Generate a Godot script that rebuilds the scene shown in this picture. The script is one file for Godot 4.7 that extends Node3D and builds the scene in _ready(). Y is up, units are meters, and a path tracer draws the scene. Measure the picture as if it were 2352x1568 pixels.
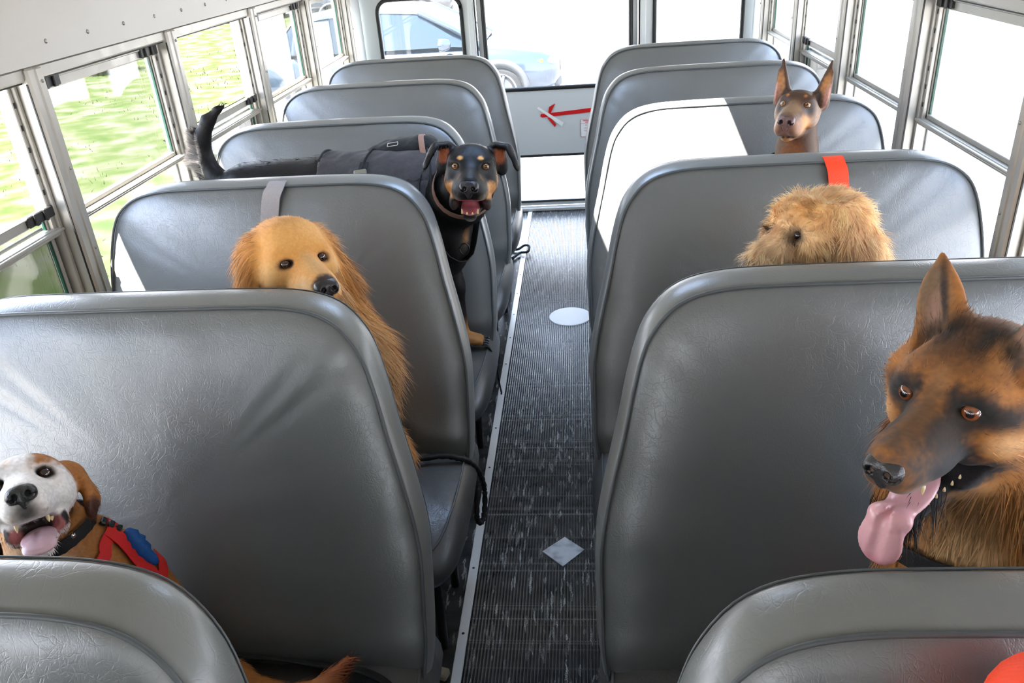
extends Node3D
# A school bus with six dogs on its seats, seen from the front of the aisle towards the rear door.
# The bus runs along z (the rear is at negative z), y is up, the floor is y = 0.

var M := {}
var used := {}

# ---------------------------------------------------------------- mesh builder
class MB:
	var v := PackedVector3Array()
	var n := PackedVector3Array()
	var c := PackedColorArray()
	var t := PackedInt32Array()
	var col := Color.WHITE

	func vert(p: Vector3, nn: Vector3) -> int:
		v.append(p); n.append(nn); c.append(col)
		return v.size() - 1

	# corners given counter-clockwise as seen from outside
	func tri(a: Vector3, b: Vector3, d: Vector3) -> void:
		var nn := (b - a).cross(d - a).normalized()
		var i := vert(a, nn); vert(b, nn); vert(d, nn)
		t.append_array(PackedInt32Array([i, i + 2, i + 1]))

	func quad(a: Vector3, b: Vector3, d: Vector3, e: Vector3) -> void:
		var nn := (d - a).cross(e - b).normalized()
		var i := vert(a, nn); vert(b, nn); vert(d, nn); vert(e, nn)
		t.append_array(PackedInt32Array([i, i + 2, i + 1, i, i + 3, i + 2]))

	# a box with chamfered edges
	func box(at: Vector3, size: Vector3, bevel := 0.003, bas := Basis()) -> void:
		var h := size / 2.0
		var b := minf(bevel, minf(h.x, minf(h.y, h.z)) * 0.9)
		var g := func(x: float, y: float, z: float) -> Vector3: return at + bas * Vector3(x, y, z)
		for ax in 3:
			var u := (ax + 1) % 3
			var w := (ax + 2) % 3
			for s in [-1.0, 1.0]:
				var q := []
				for k in [[-1, -1], [1, -1], [1, 1], [-1, 1]]:
					var p := Vector3.ZERO
					p[ax] = s * h[ax]; p[u] = k[0] * (h[u] - b); p[w] = k[1] * (h[w] - b)
					q.append(at + bas * p)
				if s > 0: quad(q[0], q[1], q[2], q[3])
				else: quad(q[3], q[2], q[1], q[0])
			for s1 in [-1.0, 1.0]:
				for s2 in [-1.0, 1.0]:
					# edge along ax between faces u (sign s1) and w (sign s2)
					var q := []
					for k in [[-1, 0], [1, 0], [1, 1], [-1, 1]]:
						var p := Vector3.ZERO
						p[ax] = k[0] * (h[ax] - b)
						if k[1] == 0: p[u] = s1 * h[u]; p[w] = s2 * (h[w] - b)
						else: p[u] = s1 * (h[u] - b); p[w] = s2 * h[w]
						q.append(at + bas * p)
					if s1 * s2 > 0: quad(q[0], q[1], q[2], q[3])
					else: quad(q[3], q[2], q[1], q[0])
		for sx in [-1.0, 1.0]:
			for sy in [-1.0, 1.0]:
				for sz in [-1.0, 1.0]:
					var a: Vector3 = g.call(sx * h.x, sy * (h.y - b), sz * (h.z - b))
					var d: Vector3 = g.call(sx * (h.x - b), sy * h.y, sz * (h.z - b))
					var e: Vector3 = g.call(sx * (h.x - b), sy * (h.y - b), sz * h.z)
					if sx * sy * sz > 0: tri(a, d, e)
					else: tri(a, e, d)

	# rows of points, smooth; wrap joins the last column with the first
	func grid(rows: Array, wrap := false, flip := false) -> void:
		var base := v.size()
		var m: int = rows[0].size()
		for r in rows:
			for p in r: vert(p, Vector3.ZERO)
		var from := t.size()
		for i in rows.size() - 1:
			for j in (m if wrap else m - 1):
				var j2 := (j + 1) % m
				var a := base + i * m + j
				var b := base + i * m + j2
				var d := base + (i + 1) * m + j2
				var e := base + (i + 1) * m + j
				if flip: t.append_array(PackedInt32Array([a, b, d, a, d, e]))
				else: t.append_array(PackedInt32Array([a, d, b, a, e, d]))
		smooth(from, base)

	func smooth(from: int, base: int) -> void:
		for k in range(from, t.size(), 3):
			var a := t[k]; var b := t[k + 1]; var d := t[k + 2]
			var nn := (v[d] - v[a]).cross(v[b] - v[a])
			n[a] += nn; n[b] += nn; n[d] += nn
		for k in range(base, v.size()): n[k] = n[k].normalized()

	# a tube along points; radius one number or one per point; flat squashes it across "side"
	func tube(pts: Array, radius, sides := 8, cap := true, squash := 1.0, upv := Vector3.UP) -> void:
		var rows := []
		for i in pts.size():
			var d: Vector3 = (pts[mini(i + 1, pts.size() - 1)] - pts[maxi(i - 1, 0)]).normalized()
			var s := d.cross(upv)
			if s.length() < 0.05: s = d.cross(Vector3.RIGHT)
			s = s.normalized()
			var w := s.cross(d).normalized()
			var r: float = radius[i] if radius is Array else radius
			var row := []
			for k in sides:
				var a := TAU * k / sides
				row.append(pts[i] + s * cos(a) * r + w * sin(a) * r * squash)
			rows.append(row)
		if cap:
			var a := []; var b := []
			for k in sides: a.append(pts[0]); b.append(pts[-1])
			rows.push_front(a); rows.push_back(b)
		grid(rows, true, true)

	# revolve (radius, height) pairs about an axis
	func lathe(prof: Array, at: Vector3, axis: Vector3, sides := 24) -> void:
		var s := axis.cross(Vector3.UP)
		if s.length() < 0.05: s = axis.cross(Vector3.RIGHT)
		s = s.normalized()
		var w := axis.cross(s).normalized()
		var rows := []
		for p in prof:
			var row := []
			for k in sides:
				var a := TAU * k / sides
				row.append(at + axis * p[1] + (s * cos(a) + w * sin(a)) * p[0])
			rows.append(row)
		grid(rows, true, true)

	func mesh() -> ArrayMesh:
		var arr := []
		arr.resize(Mesh.ARRAY_MAX)
		arr[Mesh.ARRAY_VERTEX] = v; arr[Mesh.ARRAY_NORMAL] = n; arr[Mesh.ARRAY_COLOR] = c; arr[Mesh.ARRAY_INDEX] = t
		var m := ArrayMesh.new()
		m.add_surface_from_arrays(Mesh.PRIMITIVE_TRIANGLES, arr)
		return m

# ---------------------------------------------------------------- naming
func numbered(called: String) -> String:
	var k: int = used.get(called, 0)
	used[called] = k + 1
	return called if k == 0 else "%s_%03d" % [called, k]

func tag(o: Node, label: String, category: String, group := "") -> Node:
	o.set_meta("label", label); o.set_meta("category", category)
	if group: o.set_meta("group", group)
	return o

func thing(called: String, label: String, category: String, at := Vector3.ZERO, group := "") -> Node3D:
	var o := Node3D.new()
	o.name = numbered(called); add_child(o, true); o.position = at
	tag(o, label, category, group)
	return o

func put(called: String, mb, mat: Material, parent: Node = self, at := Vector3.ZERO) -> MeshInstance3D:
	var o := MeshInstance3D.new()
	o.mesh = mb.mesh() if mb is MB else mb
	o.material_override = mat
	o.name = numbered(called) if parent == self else called
	o.cast_shadow = GeometryInstance3D.SHADOW_CASTING_SETTING_ON
	parent.add_child(o, true)
	o.position = at
	return o

func struct(o: Node) -> Node:
	o.set_meta("kind", "structure")
	return o

func group_of(called: String) -> Node3D:
	var o := Node3D.new(); o.name = numbered(called); add_child(o, true); struct(o)
	return o

func boxes(list: Array, bevel := 0.003) -> MB:
	var b := MB.new()
	for q in list: b.box(q[0], q[1], bevel)
	return b

func curve(pts: Array, steps := 6) -> Array:      # a smooth line through points
	var out := []
	for i in pts.size() - 1:
		var p0: Vector3 = pts[maxi(i - 1, 0)]; var p1: Vector3 = pts[i]
		var p2: Vector3 = pts[i + 1]; var p3: Vector3 = pts[mini(i + 2, pts.size() - 1)]
		for k in steps: out.append(p1.cubic_interpolate(p2, p0, p3, float(k) / steps))
	out.append(pts[-1])
	return out

# ---------------------------------------------------------------- materials
func mat(called: String, color: Color, rough := 0.6, metal := 0.0, spec := 0.5) -> StandardMaterial3D:
	var m := StandardMaterial3D.new()
	m.resource_name = called; m.albedo_color = color; m.roughness = rough; m.metallic = metal; m.metallic_specular = spec
	M[called] = m
	return m

func noise_tex(size: int, freq: float, ramp: Array, type := FastNoiseLite.TYPE_SIMPLEX, octaves := 4, sd := 1) -> NoiseTexture2D:
	var f := FastNoiseLite.new()
	f.noise_type = type; f.frequency = freq; f.fractal_octaves = octaves; f.seed = sd
	var t := NoiseTexture2D.new()
	t.width = size; t.height = size; t.seamless = true; t.noise = f
	if ramp:
		var g := Gradient.new()
		var o := PackedFloat32Array(); var cs := PackedColorArray()
		for r in ramp: o.append(r[0]); cs.append(r[1])
		g.offsets = o; g.colors = cs
		t.color_ramp = g
	return t

func triplanar(m: StandardMaterial3D, scale: float, world := true) -> void:
	m.uv1_triplanar = true; m.uv1_world_triplanar = world; m.uv1_scale = Vector3.ONE * scale

# creased vinyl: thousands of short curved grooves, drawn into a height picture
func vinyl_height() -> ImageTexture:
	var rng := RandomNumberGenerator.new(); rng.seed = 11
	var f := FastNoiseLite.new(); f.seed = 4; f.frequency = 0.008; f.fractal_octaves = 2
	var g := FastNoiseLite.new(); g.seed = 9; g.frequency = 0.12; g.fractal_octaves = 3
	var s := 1024
	var h := PackedFloat32Array(); h.resize(s * s); h.fill(0.0)
	for k in 5000:
		var x := rng.randf() * s
		var y := rng.randf() * s
		var a := f.get_noise_2d(x, y) * 4.0 + rng.randfn(0.0, 0.6)
		var len := int(rng.randf_range(12, 60))
		var bend := rng.randfn(0.0, 0.018)
		var deep := rng.randf_range(0.25, 1.0)
		if k % 14 == 0: len *= 2; deep = 1.0
		for i in len:
			a += bend + rng.randfn(0.0, 0.10)
			x += cos(a); y += sin(a)
			var e := deep * minf(1.0, minf(i, len - i) / 5.0)
			for o in [-1, 0, 1]:
				var px := posmod(int(x - sin(a) * o), s)
				var py := posmod(int(y + cos(a) * o), s)
				var q := py * s + px
				h[q] = minf(h[q], -e * (1.0 if o == 0 else 0.2))
	var im := Image.create(s, s, false, Image.FORMAT_L8)
	var data := PackedByteArray(); data.resize(s * s)
	for y in s:
		for x in s:
			data[y * s + x] = int(clampf(178.0 + h[y * s + x] * 125.0 + g.get_noise_2d(x, y) * 34.0, 0, 255))
	im.set_data(s, s, false, Image.FORMAT_L8, data)
	return ImageTexture.create_from_image(im)

# dark marbled rubber with pale flecks that run along the bus
func rubber_color() -> ImageTexture:
	var rng := RandomNumberGenerator.new(); rng.seed = 5
	var s := 1024
	var im := Image.create(s, s, false, Image.FORMAT_RGB8)
	im.fill(Color(0.235, 0.238, 0.232))
	var f := FastNoiseLite.new(); f.seed = 3; f.frequency = 0.01; f.fractal_octaves = 4
	for y in s:
		for x in s:
			var q := f.get_noise_2d(x, y) * 0.07 + rng.randf_range(-0.012, 0.012)
			im.set_pixel(x, y, Color(0.190 + q, 0.192 + q, 0.188 + q))
	for k in 420:
		var x := rng.randf() * s
		var y := rng.randf() * s
		var len := int(rng.randf_range(20, 85))
		var w := rng.randf_range(1.2, 5.5)
		var pale := rng.randf_range(0.40, 0.80)
		for i in len:
			x += rng.randfn(0.0, 0.5)
			y += 1.0
			var ww := int(ceil(w * sin(PI * (i + 0.5) / len) * rng.randf_range(0.5, 1.1)))
			for o in range(-ww, ww + 1):
				if rng.randf() < 0.66:
					var px := posmod(int(x) + o, s); var py := posmod(int(y), s)
					var was := im.get_pixel(px, py)
					im.set_pixel(px, py, was.lerp(Color(pale, pale, pale * 0.97), 0.8))
	return ImageTexture.create_from_image(im)

func make_materials() -> void:
	var hv := vinyl_height()
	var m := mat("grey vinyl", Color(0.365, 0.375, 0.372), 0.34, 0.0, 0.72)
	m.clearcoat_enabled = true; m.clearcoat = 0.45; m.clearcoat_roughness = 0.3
	m.heightmap_enabled = true; m.heightmap_texture = hv; m.heightmap_scale = 0.06
	triplanar(m, 2.3)
	m = mat("smooth vinyl", Color(0.435, 0.44, 0.43), 0.34, 0.0, 0.72)
	m.heightmap_enabled = true; m.heightmap_texture = hv; m.heightmap_scale = 0.045
	triplanar(m, 1.5)
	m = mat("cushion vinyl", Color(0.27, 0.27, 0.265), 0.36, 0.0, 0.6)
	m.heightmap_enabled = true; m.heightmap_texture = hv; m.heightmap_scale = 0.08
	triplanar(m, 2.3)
	mat("piping", Color(0.30, 0.315, 0.32), 0.42)
	m = mat("rubber", Color(1, 1, 1), 0.24)
	m.albedo_texture = rubber_color(); triplanar(m, 1.25)
	m = mat("aluminium", Color(0.68, 0.665, 0.63), 0.4, 0.4)
	m.roughness_texture = noise_tex(256, 0.02, [[0.0, Color(0.7, 0.7, 0.7)], [1.0, Color(1.25, 1.25, 1.25)]], FastNoiseLite.TYPE_SIMPLEX, 4, 8); triplanar(m, 2.0)
	mat("strip metal", Color(0.88, 0.875, 0.86), 0.38, 0.5)
	m = mat("ceiling paint", Color(0.83, 0.815, 0.785), 0.5)
	m.heightmap_enabled = true; m.heightmap_scale = 0.15
	m.heightmap_texture = noise_tex(256, 0.012, [], FastNoiseLite.TYPE_SIMPLEX, 3, 6); triplanar(m, 0.8)
	mat("white panel", Color(0.80, 0.815, 0.81), 0.45)
	mat("white gasket", Color(0.82, 0.83, 0.82), 0.5)
	mat("black rubber", Color(0.09, 0.095, 0.09), 0.55)
	mat("black plastic", Color(0.045, 0.045, 0.045), 0.4)
	mat("latch", Color(0.13, 0.125, 0.12), 0.45)
	mat("black steel", Color(0.06, 0.06, 0.065), 0.4, 0.3)
	mat("screw", Color(0.62, 0.61, 0.59), 0.35, 0.8)
	mat("dark screw", Color(0.22, 0.2, 0.18), 0.5, 0.5)
	m = mat("clear glass", Color(0.93, 0.96, 0.94, 0.05), 0.02); m.transparency = BaseMaterial3D.TRANSPARENCY_ALPHA
	m = mat("sash glass", Color(0.40, 0.44, 0.38, 0.13), 0.02); m.transparency = BaseMaterial3D.TRANSPARENCY_ALPHA
	m = mat("tinted glass", Color(0.07, 0.20, 0.05, 0.55), 0.02); m.transparency = BaseMaterial3D.TRANSPARENCY_ALPHA
	m = mat("glass edge", Color(0.12, 0.27, 0.22), 0.15)
	m = mat("red tape", Color(0.80, 0.05, 0.06), 0.35)
	m = mat("white tape", Color(0.93, 0.94, 0.93), 0.35)
	mat("sticker", Color(0.93, 0.94, 0.95), 0.4)
	m = mat("worn sticker", Color(0.70, 0.71, 0.72), 0.35)
	m.albedo_texture = noise_tex(128, 0.03, [[0.0, Color(0.7, 0.7, 0.7)], [0.55, Color(0.95, 0.95, 0.95)], [1.0, Color(1, 1, 1)]], FastNoiseLite.TYPE_SIMPLEX, 4, 2); triplanar(m, 4.0)
	m = mat("grey webbing", Color(0.60, 0.575, 0.57), 0.75)
	m.heightmap_enabled = true; m.heightmap_scale = 0.06; m.heightmap_texture = weave(); triplanar(m, 22.0, false)
	m = mat("orange webbing", Color(0.97, 0.27, 0.10), 0.6)
	m.heightmap_enabled = true; m.heightmap_scale = 0.05; m.heightmap_texture = M["grey webbing"].heightmap_texture; triplanar(m, 22.0, false)
	m = mat("black webbing", Color(0.028, 0.028, 0.03), 0.7)
	m.heightmap_enabled = true; m.heightmap_scale = 0.05; m.heightmap_texture = M["grey webbing"].heightmap_texture; triplanar(m, 22.0, false)
	m = mat("red webbing", Color(0.78, 0.07, 0.06), 0.7)
	m.heightmap_enabled = true; m.heightmap_scale = 0.05; m.heightmap_texture = M["grey webbing"].heightmap_texture; triplanar(m, 22.0, false)
	m = mat("blue webbing", Color(0.03, 0.29, 0.55), 0.7)
	m.heightmap_enabled = true; m.heightmap_scale = 0.05; m.heightmap_texture = M["grey webbing"].heightmap_texture; triplanar(m, 22.0, false)
	m = mat("dark canvas", Color(0.245, 0.235, 0.235), 0.85)
	m.heightmap_enabled = true; m.heightmap_scale = 0.06; m.heightmap_texture = M["grey webbing"].heightmap_texture; triplanar(m, 16.0, false)
	m = mat("black canvas", Color(0.06, 0.06, 0.062), 0.8)
	m.heightmap_enabled = true; m.heightmap_scale = 0.06; m.heightmap_texture = M["grey webbing"].heightmap_texture; triplanar(m, 16.0, false)
	mat("tan leather", Color(0.56, 0.42, 0.36), 0.5)
	mat("tan plastic", Color(0.52, 0.49, 0.42), 0.5)
	mat("chrome", Color(0.85, 0.85, 0.86), 0.15, 1.0)
	mat("brass", Color(0.80, 0.62, 0.38), 0.25, 1.0)
	# outdoors
	m = mat("asphalt", Color(1, 1, 1), 0.9)
	m.albedo_texture = noise_tex(512, 0.02, [[0.0, Color(0.49, 0.485, 0.48)], [1.0, Color(0.56, 0.555, 0.55)]], FastNoiseLite.TYPE_SIMPLEX, 5, 12); triplanar(m, 0.25)
	m = mat("lawn", Color(1, 1, 1), 0.95, 0.0, 0.0)
	m.albedo_texture = noise_tex(1024, 0.012, [[0.0, Color(0.145, 0.195, 0.085)], [0.42, Color(0.20, 0.22, 0.135)], [0.6, Color(0.225, 0.235, 0.175)], [0.8, Color(0.245, 0.25, 0.215)], [1.0, Color(0.28, 0.28, 0.25)]], FastNoiseLite.TYPE_SIMPLEX, 5, 21); triplanar(m, 0.11)
	m = mat("grass blades", Color(1, 1, 1), 0.9, 0.0, 0.0); m.vertex_color_use_as_albedo = true
	m = mat("car blue", Color(0.105, 0.165, 0.235), 0.3, 0.2); m.clearcoat_enabled = true; m.clearcoat = 1.0; m.clearcoat_roughness = 0.05
	m = mat("car dark", Color(0.10, 0.105, 0.11), 0.3, 0.2); m.clearcoat_enabled = true; m.clearcoat = 1.0; m.clearcoat_roughness = 0.05
	mat("car cladding", Color(0.22, 0.225, 0.235), 0.6)
	mat("car glass", Color(0.11, 0.15, 0.19), 0.06)
	mat("tyre", Color(0.06, 0.06, 0.063), 0.8)
	mat("alloy", Color(0.38, 0.385, 0.40), 0.35, 0.5)
	mat("lamp lens", Color(0.92, 0.93, 0.95), 0.1)
	mat("amber lens", Color(0.9, 0.42, 0.1), 0.15)

func weave() -> ImageTexture:
	var s := 64
	var im := Image.create(s, s, false, Image.FORMAT_L8)
	for y in s:
		for x in s:
			var a := sin(TAU * x / 8.0) * sin(TAU * y / 8.0)
			im.set_pixel(x, y, Color.from_hsv(0, 0, clampf(0.5 + a * 0.45, 0, 1)))
	return ImageTexture.create_from_image(im)

func _ready() -> void:
	var cam := Camera3D.new()
	cam.name = "camera"
	cam.fov = 45.85
	cam.position = Vector3(0.1491, 1.6681, 0.0)
	cam.rotation = Vector3(-0.4766, 0.1051, -0.0735)
	cam.near = 0.05; cam.far = 300.0
	add_child(cam)
	var env := Environment.new()
	env.background_mode = Environment.BG_SKY
	var sky := Sky.new()
	var sm := ProceduralSkyMaterial.new()
	sm.sky_top_color = Color(0.66, 0.78, 0.95); sm.sky_horizon_color = Color(0.97, 0.98, 1.0)
	sm.ground_horizon_color = Color(0.80, 0.80, 0.79); sm.ground_bottom_color = Color(0.7, 0.7, 0.69)
	sm.sky_curve = 0.35; sm.energy_multiplier = SKY
	sm.sun_angle_max = 8.0
	sky.sky_material = sm
	env.sky = sky
	env.tonemap_mode = Environment.TONE_MAPPER_LINEAR
	env.tonemap_exposure = EXPOSURE
	env.sdfgi_enabled = true; env.ssao_enabled = true; env.ssil_enabled = true
	var we := WorldEnvironment.new(); we.name = "world"; we.environment = env; add_child(we)
	var sun := DirectionalLight3D.new()
	sun.name = "sun"
	sun.light_color = Color(1.0, 0.975, 0.94); sun.light_energy = SUN; sun.light_angular_distance = 0.5
	sun.shadow_enabled = true
	add_child(sun)
	sun.look_at_from_position(Vector3.ZERO, Vector3(0.42, -1.0, -0.3), Vector3.FORWARD)
	make_materials()
	build_shell()
	build_outside()
	build_seats()
	build_small()
	build_dogs()

const SKY := 2.8
const SUN := 6.0
const EXPOSURE := 4.8

# ---------------------------------------------------------------- the bus itself
const REAR := -5.08
const FRONT := 4.25
const POSTS := [-4.765, -4.045, -3.325, -2.605, -1.885, -1.165, -0.445, 0.275, 0.995, 1.715, 2.435, 3.155, 3.875]

func build_shell() -> void:
	var mid := (REAR + FRONT) / 2.0
	var long := FRONT - REAR
	# floor: a slab, smooth rubber at the sides
	var f := group_of("floor")
	put("floor_slab", boxes([[Vector3(0, -0.07, mid), Vector3(2.4, 0.13, long + 0.1)]]), M["black steel"], f)
	put("side_mat", boxes([[Vector3(-0.675, -0.004, mid), Vector3(0.93, 0.008, long)]], 0.001), M["rubber"], f)
	put("side_mat", boxes([[Vector3(0.675, -0.004, mid), Vector3(0.93, 0.008, long)]], 0.001), M["rubber"], f)
	var rib := MB.new()
	var rows := []
	var zs := [REAR, -4.0, -3.0, -2.0, -1.0, FRONT]
	var w := 0.372
	var nr := 42
	for z in zs:
		var row := []
		for k in nr:
			var x0 := -w / 2 + w * k / nr
			var p := w / nr
			for q in [[0.0, -0.0024], [0.16, -0.0024], [0.28, 0.0], [0.82, 0.0], [0.94, -0.0024]]:
				row.append(Vector3(x0 + p * q[0], q[1], z))
		rows.append(row)
	rib.grid(rows, false, false)
	put("aisle_runner", rib, M["rubber"], f)
	for s in [-1, 1]:
		var trim := group_of("trim")
		trim.name = "trim_%d" % (1 if s < 0 else 2)
		put("strip", boxes([[Vector3(s * 0.2, 0.001, mid), Vector3(0.027, 0.004, long - 0.1)]], 0.0015), M["strip metal"], trim)
		for k in 38:
			var z := REAR + 0.12 + k * 0.245
			var b := MB.new(); b.lathe([[0.0, 0.0015], [0.003, 0.0013], [0.0042, 0.0]], Vector3(s * 0.2, 0.003, z), Vector3.UP, 10)
			put("screw", b, M["dark screw"], trim)
	# side walls below and above the windows, ceiling
	for s in [-1, 1]:
		var wall := group_of("wall_left" if s < 0 else "wall_right")
		put("lower_panel", boxes([[Vector3(s * 1.165, 0.36, mid), Vector3(0.07, 0.84, long)]]), M["white panel"], wall)
		put("sill", boxes([[Vector3(s * 1.165, 0.785, mid), Vector3(0.09, 0.025, long)]], 0.006), M["aluminium"], wall)
		# header: one sheet that bends up into the roof
		var prof := [[1.128, 1.446], [1.122, 1.50], [1.115, 1.56], [1.085, 1.66], [1.0, 1.745], [0.86, 1.80], [0.62, 1.845], [0.31, 1.862]]
		var hd := MB.new()
		var rr := []
		for z in [REAR, -3.5, -2.0, -0.5, 1.0, FRONT]:
			var row := []
			for p in prof: row.append(Vector3(s * p[0], p[1], z))
			rr.append(row)
		hd.grid(rr, false, s > 0)
		# thickness: outer skin
		rr = []
		for z in [REAR, FRONT]:
			var row := []
			for p in prof: row.append(Vector3(s * (p[0] + 0.085 - 0.06 * clampf((p[1] - 1.6) * 4.0, 0, 1)), p[1] + (0.05 if p[1] > 1.6 else 0.0), z))
			rr.append(row)
		hd.grid(rr, false, s < 0)
		put("header_panel", hd, M["ceiling paint"], wall)
		put("drip_rail", boxes([[Vector3(s * 1.226, 1.485, mid), Vector3(0.034, 0.034, long)]], 0.004), M["aluminium"], wall)
		put("header_seal", boxes([[Vector3(s * 1.150, 1.4125, mid), Vector3(0.012, 0.005, long)]], 0.001), M["black rubber"], wall)
		put("header_rail", boxes([[Vector3(s * 1.165, 1.43, mid), Vector3(0.060, 0.030, long)]], 0.004), M["aluminium"], wall)
		for k in 48:
			var b := MB.new()
			b.lathe([[0.0, 0.003], [0.003, 0.0028], [0.0052, 0.0016], [0.006, 0.0]], Vector3(s * 1.1225, 1.492, -4.95 + k * 0.187), Vector3(-s, 0.08, 0).normalized(), 10)
			put("rivet", b, M["screw"], wall)
		for k in POSTS.size():
			var z: float = POSTS[k]
			var post := Node3D.new(); post.name = "window_post"; wall.add_child(post, true)
			post.set_meta("kind", "structure")
			var pb := MB.new()
			pb.box(Vector3(s * 1.167, 1.115, z), Vector3(0.084, 0.66, 0.062), 0.006)
			pb.box(Vector3(s * 1.128, 1.115, z - 0.012), Vector3(0.012, 0.655, 0.03), 0.004)
			put("post", pb, M["aluminium"], post)
			for e in [-1, 1]: put("post_seal", boxes([[Vector3(s * 1.133, 1.10, z + e * 0.032), Vector3(0.005, 0.62, 0.003)]], 0.001), M["black rubber"] if e < 0 else M["latch"], post)
			for y in [1.41, 1.20, 0.99, 0.86]:
				var b := MB.new()
				b.lathe([[0.0, 0.003], [0.0028, 0.0026], [0.0045, 0.0]], Vector3(s * 1.1215, y, z - 0.012), Vector3(-s, 0, 0), 10)
				put("post_screw", b, M["screw"], post)
		for k in POSTS.size() - 1:
			var open: bool = (s < 0 and (k == 2 or k == 4 or k == 7)) or (s > 0 and (k == 1 or k == 6))
			side_window(s, POSTS[k], POSTS[k + 1], open)
		# last bay beside the rear wall and first bay in front: closed panels
		put("end_panel", boxes([[Vector3(s * 1.17, 1.115, (REAR + POSTS[0]) / 2), Vector3(0.06, 0.66, POSTS[0] - REAR - 0.05)]]), M["white panel"], wall)
		put("end_panel", boxes([[Vector3(s * 1.17, 1.115, (FRONT + POSTS[-1]) / 2), Vector3(0.06, 0.66, FRONT - POSTS[-1] - 0.05)]]), M["white panel"], wall)
	# the flat middle of the ceiling, with an open roof hatch over the aisle
	var cl := group_of("ceiling")
	var hz0 := -2.56
	var hz1 := -1.94
	put("ceiling_panel", boxes([[Vector3(0, 1.885, (REAR + hz0) / 2), Vector3(0.66, 0.05, hz0 - REAR)],
		[Vector3(0, 1.885, (FRONT + hz1) / 2), Vector3(0.66, 0.05, FRONT - hz1)],
		[Vector3(-0.315, 1.885, (hz0 + hz1) / 2), Vector3(0.03, 0.05, hz1 - hz0)], [Vector3(0.318, 1.885, (hz0 + hz1) / 2), Vector3(0.03, 0.05, hz1 - hz0)]]), M["ceiling paint"], cl)
	put("hatch_rim", boxes([[Vector3(-0.298, 1.89, (hz0 + hz1) / 2), Vector3(0.012, 0.09, hz1 - hz0)], [Vector3(0.302, 1.89, (hz0 + hz1) / 2), Vector3(0.012, 0.09, hz1 - hz0)],
		[Vector3(0, 1.89, hz0), Vector3(0.61, 0.09, 0.012)], [Vector3(0, 1.89, hz1), Vector3(0.61, 0.09, 0.012)]]), M["black plastic"], cl)
	build_rear()
	# the front of the bus, behind the camera: dash, windscreen pillars, header
	var fw := group_of("wall_front")
	for q in [[0.42, 0.84], [1.82, 0.16]]: put("front_panel", boxes([[Vector3(0, q[0], FRONT), Vector3(2.4, q[1], 0.06)]]), M["white panel"], fw)
	for x in [-1.14, 0.0, 1.14]: put("windscreen_pillar", boxes([[Vector3(x, 1.29, FRONT), Vector3(0.10, 0.92, 0.06)]]), M["white panel"], fw)
	for s in [-1, 1]:
		put("windscreen", boxes([[Vector3(s * 0.555, 1.29, FRONT), Vector3(1.04, 0.91, 0.006)]], 0.001), M["clear glass"], fw)

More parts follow.
